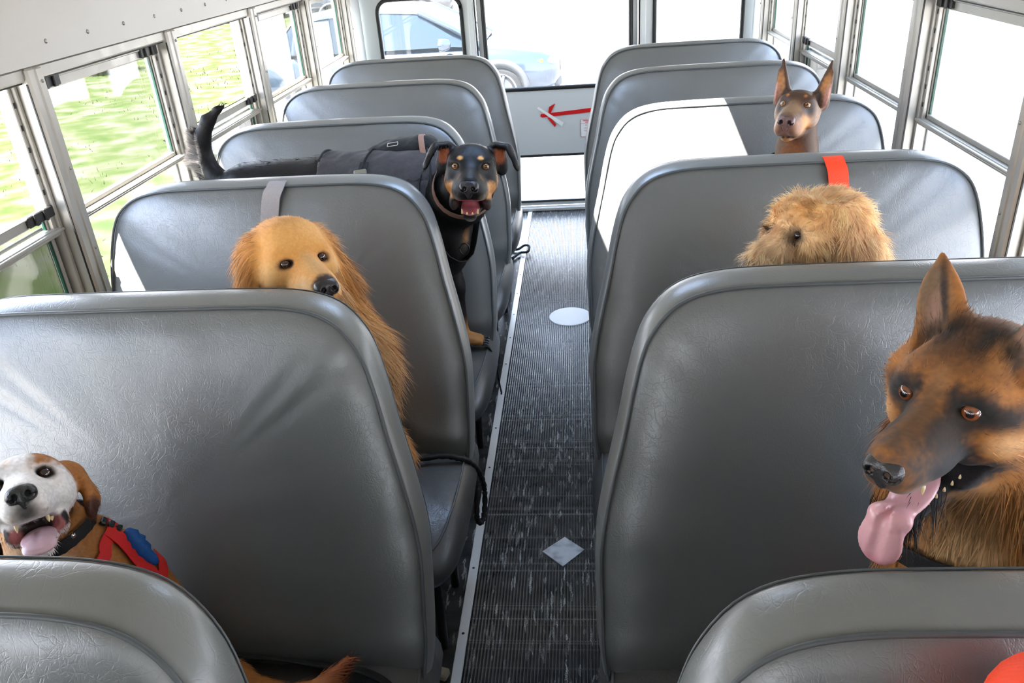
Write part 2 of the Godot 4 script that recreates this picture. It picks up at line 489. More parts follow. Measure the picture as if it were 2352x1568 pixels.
var window_count := 0
func side_window(s: int, z0: float, z1: float, open: bool) -> void:
	window_count += 1
	var o := Node3D.new(); o.name = "window_%d" % window_count; add_child(o); struct(o)
	var zc := (z0 + z1) / 2.0
	var wd := z1 - z0 - 0.066
	var x := s * 1.186
	o.position.y = -0.013
	# jambs with a row of latch slots, mid rail, sill rail
	for e in [-1, 1]:
		var jb := MB.new()
		jb.box(Vector3(x, 1.115, zc + e * (wd / 2 - 0.005)), Vector3(0.052, 0.66, 0.012), 0.002)
		jb.box(Vector3(x - s * 0.012, 1.255, zc + e * (wd / 2 - 0.017)), Vector3(0.012, 0.36, 0.013), 0.002)
		put("jamb", jb, M["aluminium"], o)
	var sl := MB.new()
	for e in [-1, 1]:
		for k in 6: sl.box(Vector3(x - s * 0.0185, 1.12 + k * 0.052, zc + e * (wd / 2 - 0.017)), Vector3(0.0025, 0.013, 0.005), 0.0005)
	put("latch_slots", sl, M["black plastic"], o).set_meta("kind", "stuff")
	var rb := MB.new()
	rb.box(Vector3(x, 1.07, zc), Vector3(0.045, 0.020, wd), 0.003)
	rb.box(Vector3(x - s * 0.024, 1.074, zc), Vector3(0.012, 0.008, wd), 0.002)
	put("mid_rail", rb, M["aluminium"], o)
	put("rail_seal", boxes([[Vector3(x + s * 0.012, 1.0835, zc), Vector3(0.006, 0.008, wd)]], 0.001), M["black rubber"], o)
	# fixed lower pane
	put("lower_pane", boxes([[Vector3(x + s * 0.016, 0.935, zc), Vector3(0.004, 0.26, wd - 0.01)]], 0.001), M["tinted glass"] if open else M["clear glass"], o)
	for e in [-1, 1]: put("pane_gasket", boxes([[Vector3(x + s * 0.014, 0.93, zc + e * (wd / 2 - 0.016)), Vector3(0.014, 0.27, 0.008)]], 0.002), M["black rubber"] if open else M["white gasket"], o)
	# the sash: up and latched, or dropped
	var dy := -0.283 if open else 0.0
	var sash := Node3D.new(); sash.name = "sash"; o.add_child(sash)
	sash.position = Vector3(0, dy, 0)
	var fr := MB.new()
	fr.box(Vector3(x - s * 0.004, 1.403, zc), Vector3(0.022, 0.026, wd - 0.026), 0.003)
	fr.box(Vector3(x - s * 0.012, 1.417, zc), Vector3(0.018, 0.006, wd - 0.026), 0.002)
	for e in [-1, 1]: fr.box(Vector3(x + s * 0.002, 1.235, zc + e * (wd / 2 - 0.024)), Vector3(0.016, 0.31, 0.012), 0.002)
	fr.box(Vector3(x + s * 0.002, 1.086, zc), Vector3(0.016, 0.014, wd - 0.03), 0.002)
	put("sash_frame", fr, M["aluminium"], sash)
	put("pane", boxes([[Vector3(x + s * 0.003, 1.24, zc), Vector3(0.004, 0.31, wd - 0.05)]], 0.001), M["sash glass"], sash)
	for e in [-1, 1]: put("pane_edge", boxes([[Vector3(x + s * 0.001, 1.24, zc + e * (wd / 2 - 0.0325)), Vector3(0.008, 0.30, 0.004)]], 0.001), M["glass edge"], sash)
	for e in [-1, 1]:
		var lt := MB.new()
		var zl: float = zc + e * (wd / 2 - 0.06)
		lt.box(Vector3(x - s * 0.017, 1.408, zl), Vector3(0.014, 0.027, 0.105), 0.002)
		lt.box(Vector3(x - s * 0.024, 1.409, zl - e * 0.025), Vector3(0.012, 0.030, 0.016), 0.002)
		lt.box(Vector3(x - s * 0.024, 1.409, zl + e * 0.012), Vector3(0.012, 0.030, 0.012), 0.002)
		put("latch", lt, M["latch"], sash)

# a rounded rectangle as points, counter-clockwise
func round_rect(x0: float, y0: float, x1: float, y1: float, r: float, n := 6) -> Array:
	var out := []
	for q in [[x1 - r, y1 - r, 0.0], [x0 + r, y1 - r, PI / 2], [x0 + r, y0 + r, PI], [x1 - r, y0 + r, 3 * PI / 2]]:
		for k in n + 1:
			var a: float = q[2] + PI / 2 * k / n
			out.append(Vector2(q[0] + cos(a) * r, q[1] + sin(a) * r))
	return out

# a flat ring of rubber between an outline and the same outline grown by w
func gasket_ring(pts: Array, z: float, w: float, deep: float) -> MB:
	var path := []
	for p in pts: path.append(Vector3(p.x, p.y, z))
	path.append(path[0]); path.append(path[1])
	var b := MB.new()
	b.tube(path, w / 2, 6, false, 1.0, Vector3(0, 0, 1))
	return b

# a wall panel (in x-y at depth z) with rounded holes
func holed_panel(x0: float, y0: float, x1: float, y1: float, holes: Array, z: float, deep: float, m: Material, called: String, parent: Node) -> void:
	var c := CSGPolygon3D.new()
	c.polygon = PackedVector2Array([Vector2(x0, y0), Vector2(x1, y0), Vector2(x1, y1), Vector2(x0, y1)])
	c.depth = deep
	c.material = m
	c.name = called
	parent.add_child(c, true)
	c.position = Vector3(0, 0, z)
	for h in holes:
		var k := CSGPolygon3D.new()
		k.polygon = PackedVector2Array(h)
		k.depth = deep * 3.0
		k.operation = CSGShape3D.OPERATION_SUBTRACTION
		k.position = Vector3(0, 0, deep)
		k.material = m
		k.name = "opening"
		c.add_child(k)

func build_rear() -> void:
	var wl := group_of("wall_rear")
	var z := REAR
	var left := round_rect(-1.045, 0.80, -0.545, 1.315, 0.07)
	var right := round_rect(0.585, 0.80, 1.085, 1.315, 0.07)
	holed_panel(-1.2, -0.02, -0.475, 1.9, [left], z, 0.05, M["white panel"], "rear_panel", wl)
	holed_panel(0.505, -0.02, 1.2, 1.9, [right], z, 0.05, M["white panel"], "rear_panel", wl)
	put("door_header", boxes([[Vector3(0.015, 1.72, z - 0.025), Vector3(0.985, 0.36, 0.05)]]), M["white panel"], wl)
	for h in [left, right]:
		put("window_gasket", gasket_ring(h, z + 0.004, 0.024, 0.02), M["black rubber"], wl)
		var a: Vector2 = h[0]
		var lo := Vector2(9, 9); var hi := Vector2(-9, -9)
		for p in h: lo = Vector2(minf(lo.x, p.x), minf(lo.y, p.y)); hi = Vector2(maxf(hi.x, p.x), maxf(hi.y, p.y))
		put("rear_pane", boxes([[Vector3((lo.x + hi.x) / 2, (lo.y + hi.y) / 2, z - 0.022), Vector3(hi.x - lo.x, hi.y - lo.y, 0.004)]], 0.001), M["clear glass"], wl)
	# door posts
	for x in [-0.487, 0.517]: put("door_post", boxes([[Vector3(x, 0.95, z + 0.012), Vector3(0.034, 1.9, 0.04)]], 0.006), M["white panel"], wl)
	for x in [-0.463, 0.495]: put("door_seal", boxes([[Vector3(x, 0.95, z + 0.008), Vector3(0.008, 1.9, 0.03)]], 0.003), M["black rubber"], wl)
	put("sill_plate", boxes([[Vector3(0.015, 0.012, z + 0.02), Vector3(0.96, 0.022, 0.05)]], 0.004), M["strip metal"], wl)
	# the emergency door
	var d := Node3D.new(); d.name = "door_1"; add_child(d); struct(d)
	var up := round_rect(-0.415, 0.765, 0.447, 1.5, 0.06)
	var low := round_rect(-0.385, 0.055, 0.417, 0.352, 0.02)
	holed_panel(-0.455, 0.025, 0.487, 1.56, [up, low], z - 0.005, 0.04, M["white panel"], "door_leaf", d)
	put("upper_gasket", gasket_ring(up, z + 0.0, 0.026, 0.02), M["black rubber"], d)
	put("lower_gasket", gasket_ring(low, z + 0.0, 0.016, 0.02), M["black rubber"], d)
	put("upper_pane", boxes([[Vector3(0.016, 1.13, z - 0.03), Vector3(0.862, 0.735, 0.004)]], 0.001), M["clear glass"], d)
	put("lower_pane", boxes([[Vector3(0.016, 0.203, z - 0.03), Vector3(0.80, 0.297, 0.004)]], 0.001), M["clear glass"], d)
	# red arrow of tape with the torn white piece across it, and the printed notice
	var zz := z + 0.0006
	var red := MB.new()
	var flat := func(b: MB, pts: Array, zf: float) -> void:
		for k in range(1, pts.size() - 1):
			b.tri(Vector3(pts[0][0], pts[0][1], zf), Vector3(pts[k][0], pts[k][1], zf), Vector3(pts[k + 1][0], pts[k + 1][1], zf))
	flat.call(red, [[-0.108, 0.597], [-0.096, 0.59], [0.36, 0.617], [0.36, 0.645], [-0.055, 0.614], [-0.105, 0.611]], zz)
	flat.call(red, [[-0.058, 0.617], [-0.043, 0.612], [-0.012, 0.672], [-0.050, 0.652]], zz)
	flat.call(red, [[-0.065, 0.585], [-0.02, 0.527], [-0.012, 0.541], [-0.045, 0.592]], zz)
	put("red_arrow", red, M["red tape"], d)
	var wt := MB.new()
	flat.call(wt, [[-0.128, 0.648], [-0.115, 0.655], [0.036, 0.552], [0.024, 0.530]], zz + 0.0008)
	put("torn_tape", wt, M["white tape"], d)
	var nt := MB.new()
	nt.box(Vector3(0.185, 0.513, zz), Vector3(0.088, 0.108, 0.0008), 0.0001)
	put("notice", nt, M["white tape"], d)
	var pr := MB.new()
	for q in [[0.185, 0.566, 0.088, 0.0016], [0.185, 0.46, 0.088, 0.0016], [0.185, 0.542, 0.088, 0.0014]]: pr.box(Vector3(q[0], q[1], zz + 0.0008), Vector3(q[2], q[3], 0.0006), 0.0001)
	for q in [0.1415, 0.2285]: pr.box(Vector3(q, 0.513, zz + 0.0008), Vector3(0.0016, 0.108, 0.0006), 0.0001)
	put("notice_border", pr, M["red tape"], d)
	for k in 6:
		var tm := TextMesh.new()
		var sf := SystemFont.new(); sf.font_names = PackedStringArray(["Droid Sans"])
		sf.font_weight = 700 if k < 2 else 400
		tm.font = sf
		tm.text = ["EMERGENCY", "DOOR", "TO OPEN", "LIFT HANDLE", "PUSH DOOR", "OUT"][k]
		tm.font_size = 32; tm.pixel_size = 0.00034 if k < 2 else 0.00026
		tm.depth = 0.0004
		var mi := put("notice_text", tm, M["red tape"], d)
		mi.position = Vector3(0.185, [0.5585, 0.5485, 0.53, 0.512, 0.496, 0.478][k], zz + 0.001)

# ---------------------------------------------------------------- outdoors
const GROUND := -0.95

func build_outside() -> void:
	var g := put("parking_ground", boxes([[Vector3(0, GROUND - 0.05, -20), Vector3(160, 0.1, 160)]], 0.01), M["asphalt"])
	struct(g)
	# a lawn that begins beside the bus, with a gentle swell
	var f := FastNoiseLite.new(); f.seed = 7; f.frequency = 0.12
	var b := MB.new()
	var rows := []
	for i in 60:
		var row := []
		for j in 40:
			var z := 4.0 - i * 0.62
			var x := -2.6 - j * 0.42 - 3.4 * smoothstep(-9.0, -11.5, z)
			var rise := 0.02 + 0.10 * smoothstep(0.0, 1.5, -2.6 - x)
			row.append(Vector3(x, GROUND + rise + f.get_noise_2d(x * 3.0, z * 3.0) * 0.05 * minf(1.0, j / 3.0), z))
		rows.append(row)
	b.grid(rows, false, true)
	struct(put("lawn_ground", b, M["lawn"]))
	# blades of grass, thicker in clumps
	var rng := RandomNumberGenerator.new(); rng.seed = 3
	var gb := MB.new()
	var cl := FastNoiseLite.new(); cl.seed = 30; cl.frequency = 0.35
	for k in 9000:
		var x := rng.randf_range(-14.0, -2.7)
		var z := rng.randf_range(-22.0, -4.0)
		var d := cl.get_noise_2d(x, z)
		if rng.randf() > 0.42 + d * 1.3 or x > -2.75 - 3.4 * smoothstep(-9.0, -11.5, z): continue
		var h := rng.randf_range(0.02, 0.05) * (1.0 + maxf(0.0, d) * 3.0)
		var a := rng.randf() * TAU
		var p := Vector3(x, GROUND + 0.1, z)
		var s := Vector3(cos(a), 0, sin(a)) * 0.010
		var tip := p + Vector3(rng.randfn(0, 0.03), h, rng.randfn(0, 0.03))
		var y := rng.randf()
		gb.col = Color(0.026, 0.042, 0.010).lerp(Color(0.050, 0.054, 0.026), sqrt(y))
		gb.tri(p - s, p + s, tip)
	var gr := put("grass", gb, M["grass blades"])
	gr.set_meta("kind", "stuff")
	tag(gr, "pale sunlit grass growing on the lawn beside the bus windows", "grass")
	# a taller clump
	var tb := MB.new()
	for k in 900:
		var a := rng.randf() * TAU
		var r := rng.randf() * 0.5
		var p := Vector3(-10.9 + cos(a) * r, GROUND + 0.05, -19.0 + sin(a) * r)
		var lean := Vector3(cos(a), 0, sin(a)) * rng.randf() * 0.45
		var s := Vector3(-sin(a), 0, cos(a)) * 0.02
		tb.col = Color(0.025, 0.035, 0.008).lerp(Color(0.06, 0.042, 0.022), rng.randf())
		tb.tri(p - s, p + s, p + lean + Vector3(0, rng.randf_range(0.35, 0.85), 0))
	tag(put("shrub", tb, M["grass blades"]), "dry brownish shrub alone on the lawn outside the left windows", "shrub")
	car("suv", "blue sport utility car parked right behind the rear door, nose to the right", Vector3(-2.5, GROUND, -13.55), 0.0, M["car blue"], 1.0)
	car("suv", "dark car parked farther back, above the roof of the blue car", Vector3(-6.2, GROUND, -27.5), 0.12, M["car dark"], 1.0)
	car("suv", "dark car far off at the top of the right rear window", Vector3(5.4, GROUND, -30.5), 0.0, M["car dark"], 1.0)
	car("suv", "dark car far off behind the last left side windows", Vector3(-12.5, GROUND, -31.0), 0.2, M["car dark"], 1.0)
	# a hedge far off on the left
	var hb := MB.new()
	for k in 5000:
		var x := rng.randf_range(-34.0, -14.0)
		var p := Vector3(x, GROUND + rng.randf() * 1.6, -40.0 + rng.randfn(0, 0.8))
		var a := rng.randf() * TAU
		var s := Vector3(cos(a), rng.randfn(0, 0.5), sin(a)) * 0.12
		var u := Vector3(rng.randfn(0, 0.1), 0.16, rng.randfn(0, 0.1))
		hb.col = Color(0.015, 0.026, 0.008).lerp(Color(0.045, 0.05, 0.02), rng.randf())
		hb.tri(p - s, p + s, p + u)
	var hd := put("hedge", hb, M["grass blades"])
	tag(hd, "low green hedge at the far edge of the lawn", "hedge")

# a sport utility car, nose towards +x, built from cross sections
func car(called: String, label: String, at: Vector3, turn: float, paint: Material, k: float) -> void:
	var o := thing(called, label, "car", at)
	o.rotation.y = turn
	# lower body: section outline (y, half width) at stations along x
	var st := [[-2.33, 0.50, 0.92, 0.70], [-2.28, 0.36, 1.02, 0.84], [-1.9, 0.28, 1.06, 0.90], [-1.0, 0.26, 1.04, 0.92], [0.0, 0.26, 1.02, 0.92], [0.75, 0.26, 1.02, 0.92], [1.1, 0.26, 1.02, 0.91], [1.6, 0.27, 0.97, 0.89], [2.05, 0.30, 0.90, 0.84], [2.25, 0.36, 0.82, 0.74], [2.33, 0.46, 0.74, 0.60]]
	var rows := []
	for s in st:
		var row := []
		var lo: float = s[1]; var hi: float = s[2]; var w: float = s[3]
		for q in [[-0.78, 0.0], [-0.97, 0.12], [-1.0, 0.42], [-0.985, 0.68], [-0.93, 0.90], [-0.80, 1.0], [0.0, 1.03], [0.80, 1.0], [0.93, 0.90], [0.985, 0.68], [1.0, 0.42], [0.97, 0.12], [0.78, 0.0]]:
			row.append(Vector3(s[0], lo + (hi - lo) * q[1], w * q[0]))
		rows.append(row)
	var b := MB.new(); b.grid(rows, true, true)
	for e in [[0, true], [st.size() - 1, false]]:
		var r: Array = rows[e[0]]
		var cc := Vector3.ZERO
		for p in r: cc += p / r.size()
		for i in r.size():
			if e[1]: b.tri(cc, r[i], r[(i + 1) % r.size()])
			else: b.tri(cc, r[(i + 1) % r.size()], r[i])
	put("body", b, paint, o)
	# greenhouse: roof and pillars in paint, glass inside
	var gh := [[-2.15, 1.03, 1.10], [-1.75, 1.03, 1.52], [-1.2, 1.03, 1.60], [-0.3, 1.03, 1.63], [0.25, 1.03, 1.58], [0.75, 1.03, 1.33], [1.2, 1.0, 1.05]]
	rows = []
	var glass := []
	for s in gh:
		var row := []
		var g := []
		for q in [[-0.86, 0.0], [-0.84, 0.1], [-0.70, 0.86], [-0.60, 0.97], [0.0, 1.02], [0.60, 0.97], [0.70, 0.86], [0.84, 0.1], [0.86, 0.0]]:
			row.append(Vector3(s[0], s[1] + (s[2] - s[1]) * q[1], q[0]))
			g.append(Vector3(s[0] * 0.985, s[1] + (s[2] - s[1]) * q[1] * 0.985, q[0] * 0.985))
		rows.append(row); glass.append(g)
	var gb := MB.new(); gb.grid(glass, false, true); put("glass", gb, M["car glass"], o)
	var rf := MB.new()
	var top := []
	for r in rows: top.append(r.slice(2, 7))
	rf.grid(top, false, true)
	put("roof", rf, paint, o)
	for s in [-1, 1]:
		for q in [[-1.72, 1.04, -1.62, 1.5], [-0.62, 1.04, -0.62, 1.56]]:
			var pb := MB.new()
			pb.tube([Vector3(q[0], q[1], s * 0.85), Vector3(q[2], q[3], s * 0.71)], 0.045, 6)
			put("pillar", pb, paint, o)
		var pl := MB.new()
		pl.tube([Vector3(1.18, 1.02, s * 0.82), Vector3(0.75, 1.28, s * 0.76), Vector3(0.25, 1.53, s * 0.70)], 0.045, 6)
		put("pillar", pl, paint, o)
		var mr := MB.new()
		mr.lathe([[0.0, 0.12], [0.07, 0.1], [0.10, 0.0], [0.09, -0.06], [0.0, -0.08]], Vector3(0.62, 1.09, s * 1.0), Vector3(1, 0, 0), 12)
		put("mirror", mr, paint, o)
		for x in [-1.40, 1.42]:
			var wh := MB.new()
			wh.lathe([[0.20, 0.10], [0.30, 0.11], [0.36, 0.08], [0.365, 0.0], [0.36, -0.08], [0.2, -0.1]], Vector3(x, 0.36, s * 0.83), Vector3(0, 0, s), 28)
			put("tyre", wh, M["tyre"], o)
			var rm := MB.new()
			rm.lathe([[0.0, 0.115], [0.05, 0.118], [0.06, 0.10], [0.22, 0.085], [0.25, 0.115], [0.265, 0.11]], Vector3(x, 0.36, s * 0.83), Vector3(0, 0, s), 28)
			for q in 5:
				var a := TAU * q / 5.0
				rm.tube([Vector3(x + cos(a) * 0.05, 0.36 + sin(a) * 0.05, s * 0.955), Vector3(x + cos(a) * 0.24, 0.36 + sin(a) * 0.24, s * 0.945)], [0.035, 0.025], 6)
			put("wheel", rm, M["alloy"], o)
			var ar := MB.new()
			var path := []
			for q in 13:
				var a := PI * q / 12.0
				path.append(Vector3(x + cos(a) * 0.42, 0.36 + sin(a) * 0.42, s * 0.905))
			ar.tube(path, 0.055, 6)
			put("wheel_arch", ar, M["car cladding"], o)
			var well := MB.new()
			well.lathe([[0.0, 0.0], [0.40, 0.0], [0.41, -0.02]], Vector3(x, 0.37, s * 0.915), Vector3(0, 0, s), 24)
			put("wheel_well", well, M["black rubber"], o)
		put("sill", boxes([[Vector3(0, 0.33, s * 0.90), Vector3(2.0, 0.15, 0.06)]], 0.03), M["car cladding"], o)
		put("headlight", boxes([[Vector3(2.16, 0.74, s * 0.66), Vector3(0.22, 0.10, 0.20)]], 0.04), M["lamp lens"], o)
		put("indicator", boxes([[Vector3(2.03, 0.75, s * 0.79), Vector3(0.12, 0.07, 0.05)]], 0.02), M["amber lens"], o)
	for x in [-2.3, 2.28]: put("bumper", boxes([[Vector3(x, 0.42, 0), Vector3(0.14, 0.2, 1.2)]], 0.05), M["car cladding"], o)
	put("grille", boxes([[Vector3(2.325, 0.62, 0), Vector3(0.03, 0.16, 0.8)]], 0.01), M["black plastic"], o)

# ---------------------------------------------------------------- bench seats
# half outline of a backrest (distance from the middle of the bus, height), from the aisle side up and over to the wall side
const OUTLINE := [[0.172, 0.40], [0.162, 0.47], [0.160, 0.56], [0.160, 0.65], [0.168, 0.715], [0.184, 0.79], [0.206, 0.88], [0.222, 0.955], [0.239, 1.015], [0.258, 1.052], [0.289, 1.086], [0.330, 1.107], [0.390, 1.118], [0.47, 1.121],
	[0.60, 1.122], [0.75, 1.122], [0.90, 1.121], [0.965, 1.115], [1.012, 1.101], [1.050, 1.073], [1.071, 1.034], [1.084, 0.978], [1.092, 0.92], [1.096, 0.86], [1.098, 0.75], [1.099, 0.6], [1.097, 0.47], [1.085, 0.40]]
const SLOPE := 0.318
const SEAT_Z := [0.352, 1.044, 1.729, 2.413, 3.098, 3.783, -0.34, -1.03, -1.72]

func back_z(k: int, y: float) -> float: return -SEAT_Z[k] - SLOPE * (y - 0.45) + (0.008 if k == 0 else 0.0)

func build_seats() -> void:
	var words := ["frontmost", "second", "third", "fourth", "fifth", "rearmost"]
	for k in 6:
		for s in [-1, 1]:
			seat(k, s, words[k])
	# rows in front of the frame, which keep the windscreen's light off the seats in view
	for k in range(6, 9):
		for s in [-1, 1]:
			seat(k, s, "")

func seat(k: int, s: int, word: String) -> void:
	var tops := {"-1_0": -0.025, "1_0": -0.037, "-1_1": -0.018, "1_1": -0.008, "1_2": 0.0, "-1_2": 0.0, "-1_3": 0.002, "1_3": 0.004, "-1_4": 0.004, "1_4": 0.004}
	var lift: float = tops.get("%d_%d" % [s, k], 0.0)
	var says := {
		"-1_0": "nearest grey vinyl bench seat in front of the white-faced hound, cut by the frame",
		"1_0": "nearest grey vinyl bench seat in front of the shepherd dog, cut by the frame",
		"-1_1": "grey vinyl bench seat that the white-faced hound in the red harness sits on",
		"1_1": "grey vinyl bench seat behind the black and tan shepherd dog",
		"-1_2": "grey vinyl bench seat behind the golden dog, grey strap over its back",
		"1_2": "grey vinyl bench seat behind the curly dog, orange strap over its back",
		"-1_3": "grey vinyl bench seat that the black dog with the backpack stands on",
		"1_3": "grey vinyl bench seat behind the brown pointed-eared dog, half in bright sun",
		"-1_4": "grey vinyl bench seat next behind the one with the black dog",
		"1_4": "grey vinyl bench seat next behind the sunlit one",
		"-1_5": "rearmost grey vinyl bench seat by the rear window that shows the blue car",
		"1_5": "rearmost grey vinyl bench seat beside the door panel with the red arrow"}
	var o := thing("bench_seat", says["%d_%d" % [s, k]] if k < 6 else "grey vinyl bench seat %s ahead of the nearest %s seat, out of frame" % [["first", "second", "third"][k - 6], "left" if s < 0 else "right"], "seat", Vector3(s * 0.63, 0, -SEAT_Z[k]), "bench seats")
	var base := o.position
	var n := Vector3(0, SLOPE, 1).normalized()
	var loop := []
	var out: Array = []
	for i in OUTLINE.size() - 1:
		var p0: Array = OUTLINE[maxi(i - 1, 0)]; var p1: Array = OUTLINE[i]; var p2: Array = OUTLINE[i + 1]; var p3: Array = OUTLINE[mini(i + 2, OUTLINE.size() - 1)]
		for q in 3:
			out.append(Vector2(p1[0], p1[1]).cubic_interpolate(Vector2(p2[0], p2[1]), Vector2(p0[0], p0[1]), Vector2(p3[0], p3[1]), q / 3.0))
	out.append(Vector2(OUTLINE[-1][0], OUTLINE[-1][1]))
	var nb := 10
	for i in range(1, nb): out.append(Vector2(lerpf(OUTLINE[-1][0], OUTLINE[0][0], float(i) / nb), 0.40))
	var f := FastNoiseLite.new(); f.seed = 40 + k * 2 + (s + 1) / 2; f.frequency = 5.0
	var at := func(p: Vector2, d: float) -> Vector3:
		var y := p.y + lift * smoothstep(0.6, 1.05, p.y)
		return Vector3(s * p.x, y, back_z(k, y)) + (n if d > 0.0 else Vector3(0, 0.02, 1.0)) * d - base
	var cen := Vector2(0.63, 0.76)
	# rings: centre of the front face, out to the front edge, round the border to the back edge, in to the centre of the back
	var ring := [[0.0, 0.017], [0.25, 0.017], [0.45, 0.016], [0.62, 0.015], [0.76, 0.013], [0.86, 0.011], [0.93, 0.008], [0.97, 0.004], [0.988, -0.002]]
	var back := [[0.984, -0.003], [0.992, -0.0055], [0.998, -0.009], [1.006, -0.018], [1.012, -0.034], [1.012, -0.052], [1.006, -0.068], [0.996, -0.078], [0.985, -0.083], [0.94, -0.085], [0.7, -0.086], [0.3, -0.086], [0.0, -0.086]]
	var made := []
	for part in 2:
		var rows := []
		for r in (ring if part == 0 else back):
			var row := []
			for p in out:
				var q: Vector2 = cen + (p - cen) * r[0]
				if r[0] > 0.9: q = p + (p - cen).normalized() * (r[0] - 1.0) * 0.55
				var d: float = r[1]
				if part == 0 and r[0] > 0.2: d += f.get_noise_2d(q.x, q.y) * 0.0035
				# gathers where the cover is pulled round the upper corners
				if part == 0 and r[0] > 0.6 and r[0] < 0.98 and q.y > 0.9:
					var an: float = (p - cen).angle()
					var corner := exp(-pow((absf(absf(an) - PI / 2) - 0.92) / 0.16, 2.0))
					d += corner * (0.0016 if (k == 1 and s < 0) else 0.0006) * sin(an * 46.0 + k * 1.7)
				# folds where it is pulled down to the cushion
				if part == 0 and q.y < 0.53: d += 0.006 * exp(-pow((q.y - 0.495) / 0.018, 2.0)) - 0.010 * smoothstep(0.48, 0.43, q.y)
				row.append(at.call(q, d))
			rows.append(row)
		var b := MB.new(); b.grid(rows, true, s < 0)
		put("backrest" if part == 0 else "backrest_border", b, M["grey vinyl"] if part == 0 else M["smooth vinyl"], o)
	for e in [[0.0, 0.0045, 0.0032], [-0.0785, 0.002, 0.0016]]:
		var path := []
		for i in (OUTLINE.size() - 1) * 3 + 1: path.append(at.call(out[i] + (out[i] - cen).normalized() * (-0.004 + (0.004 if e[0] < 0 else 0.0)), e[0] + e[1] * 0.3))
		var b := MB.new(); b.tube(path, e[2], 6)
		put("piping", b, M["piping"], o)
	# cushion: rounded plan, crowned top, piping round its upper edge
	var zb: float = -SEAT_Z[k]
	var plan := func(inset: float) -> Array:
		var pts := []
		var a0 := 0.176 + inset; var a1 := 1.09 - inset
		var zf := 0.355 - inset
		for i in 7: pts.append(Vector2(lerpf(a1, a0, i / 6.0), -0.10))
		for i in range(1, 8): pts.append(Vector2(a0 - 0.006 * sin(PI * i / 8.0), lerpf(-0.10, zf - 0.14, i / 7.0)))
		for i in range(1, 9):
			var t := PI / 2 * i / 8.0
			pts.append(Vector2(a0 + 0.075 * (1 - cos(t)), zf - 0.14 + 0.14 * sin(t)))
		for i in range(1, 8): pts.append(Vector2(lerpf(a0 + 0.075, a1 - 0.05, i / 8.0), zf))
		for i in range(1, 7):
			var t := PI / 2 * i / 6.0
			pts.append(Vector2(a1 - 0.05 + 0.05 * sin(t), zf - 0.05 + 0.05 * cos(t)))
		for i in range(1, 5): pts.append(Vector2(a1, lerpf(zf - 0.05, -0.10, i / 5.0)))
		return pts
	var wr := FastNoiseLite.new(); wr.seed = 70 + k + s; wr.frequency = 7.0
	var rows := []
	for q in [[0.30, 0.452, 0], [0.20, 0.452, 0], [0.12, 0.450, 0], [0.06, 0.446, 0], [0.025, 0.440, 0], [0.010, 0.436, 0]]:
		var row := []
		for p in plan.call(q[0]): row.append(Vector3(s * p.x, q[1] + wr.get_noise_2d(p.x * 0.7, p.y * 2.0) * 0.010 - 0.05 * smoothstep(0.22, 0.36, p.y) * 0.8, zb + p.y) - base)
		rows.append(row)
	var tb := MB.new(); tb.grid(rows, true, s > 0)
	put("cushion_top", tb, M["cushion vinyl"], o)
	rows = []
	for q in [[0.008, 0.434], [-0.006, 0.42], [-0.016, 0.395], [-0.018, 0.365], [-0.012, 0.335], [0.004, 0.305], [0.02, 0.292], [0.3, 0.29]]:
		var row := []
		for p in plan.call(q[0]): row.append(Vector3(s * p.x, q[1] - 0.04 * smoothstep(0.22, 0.36, p.y) * clampf((q[1] - 0.29) / 0.14, 0, 1), zb + p.y) - base)
		rows.append(row)
	var sb := MB.new(); sb.grid(rows, true, s > 0)
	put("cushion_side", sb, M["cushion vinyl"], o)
	var pp := []
	for p in plan.call(0.009): pp.append(Vector3(s * p.x, 0.4365 - 0.04 * smoothstep(0.22, 0.36, p.y), zb + p.y) - base)
	var pb := MB.new(); pb.tube(pp.slice(7, 36), 0.0034, 6)
	put("cushion_piping", pb, M["piping"], o)
	for z in [0.02, 0.24]:
		var lb := MB.new()
		lb.tube(curve([Vector3(s * 0.245, 0.0, zb + z) - base, Vector3(s * 0.245, 0.26, zb + z) - base, Vector3(s * 0.275, 0.286, zb + z) - base, Vector3(s * 0.45, 0.288, zb + z) - base], 4), 0.013, 8)
		put("leg", lb, M["black steel"], o)
	var fr := MB.new()
	fr.box(Vector3(s * 0.65, 0.28, zb + 0.13) - base, Vector3(0.9, 0.02, 0.28), 0.004)
	fr.box(Vector3(s * 1.12, 0.28, zb + 0.13) - base, Vector3(0.04, 0.03, 0.28), 0.004)
	put("seat_frame", fr, M["black steel"], o)

# ---------------------------------------------------------------- straps, leashes, stickers
# a flat band along a line: side is its half width, up its thickness direction
func band(pts: Array, sides: Array, thick: float) -> MB:
	var b := MB.new()
	var rows := []
	for i in pts.size():
		var d: Vector3 = (pts[mini(i + 1, pts.size() - 1)] - pts[maxi(i - 1, 0)]).normalized()
		var w: Vector3 = sides[i] if sides.size() > 1 else sides[0]
		w = (w - d * w.dot(d)).normalized() * w.length()
		var u := w.cross(d).normalized() * thick / 2
		rows.append([pts[i] - w - u * 0.4, pts[i] - w * 0.97 + u, pts[i] + w * 0.97 + u, pts[i] + w - u * 0.4, pts[i] + w * 0.97 - u, pts[i] - w * 0.97 - u])
	b.grid(rows, true, false)
	return b

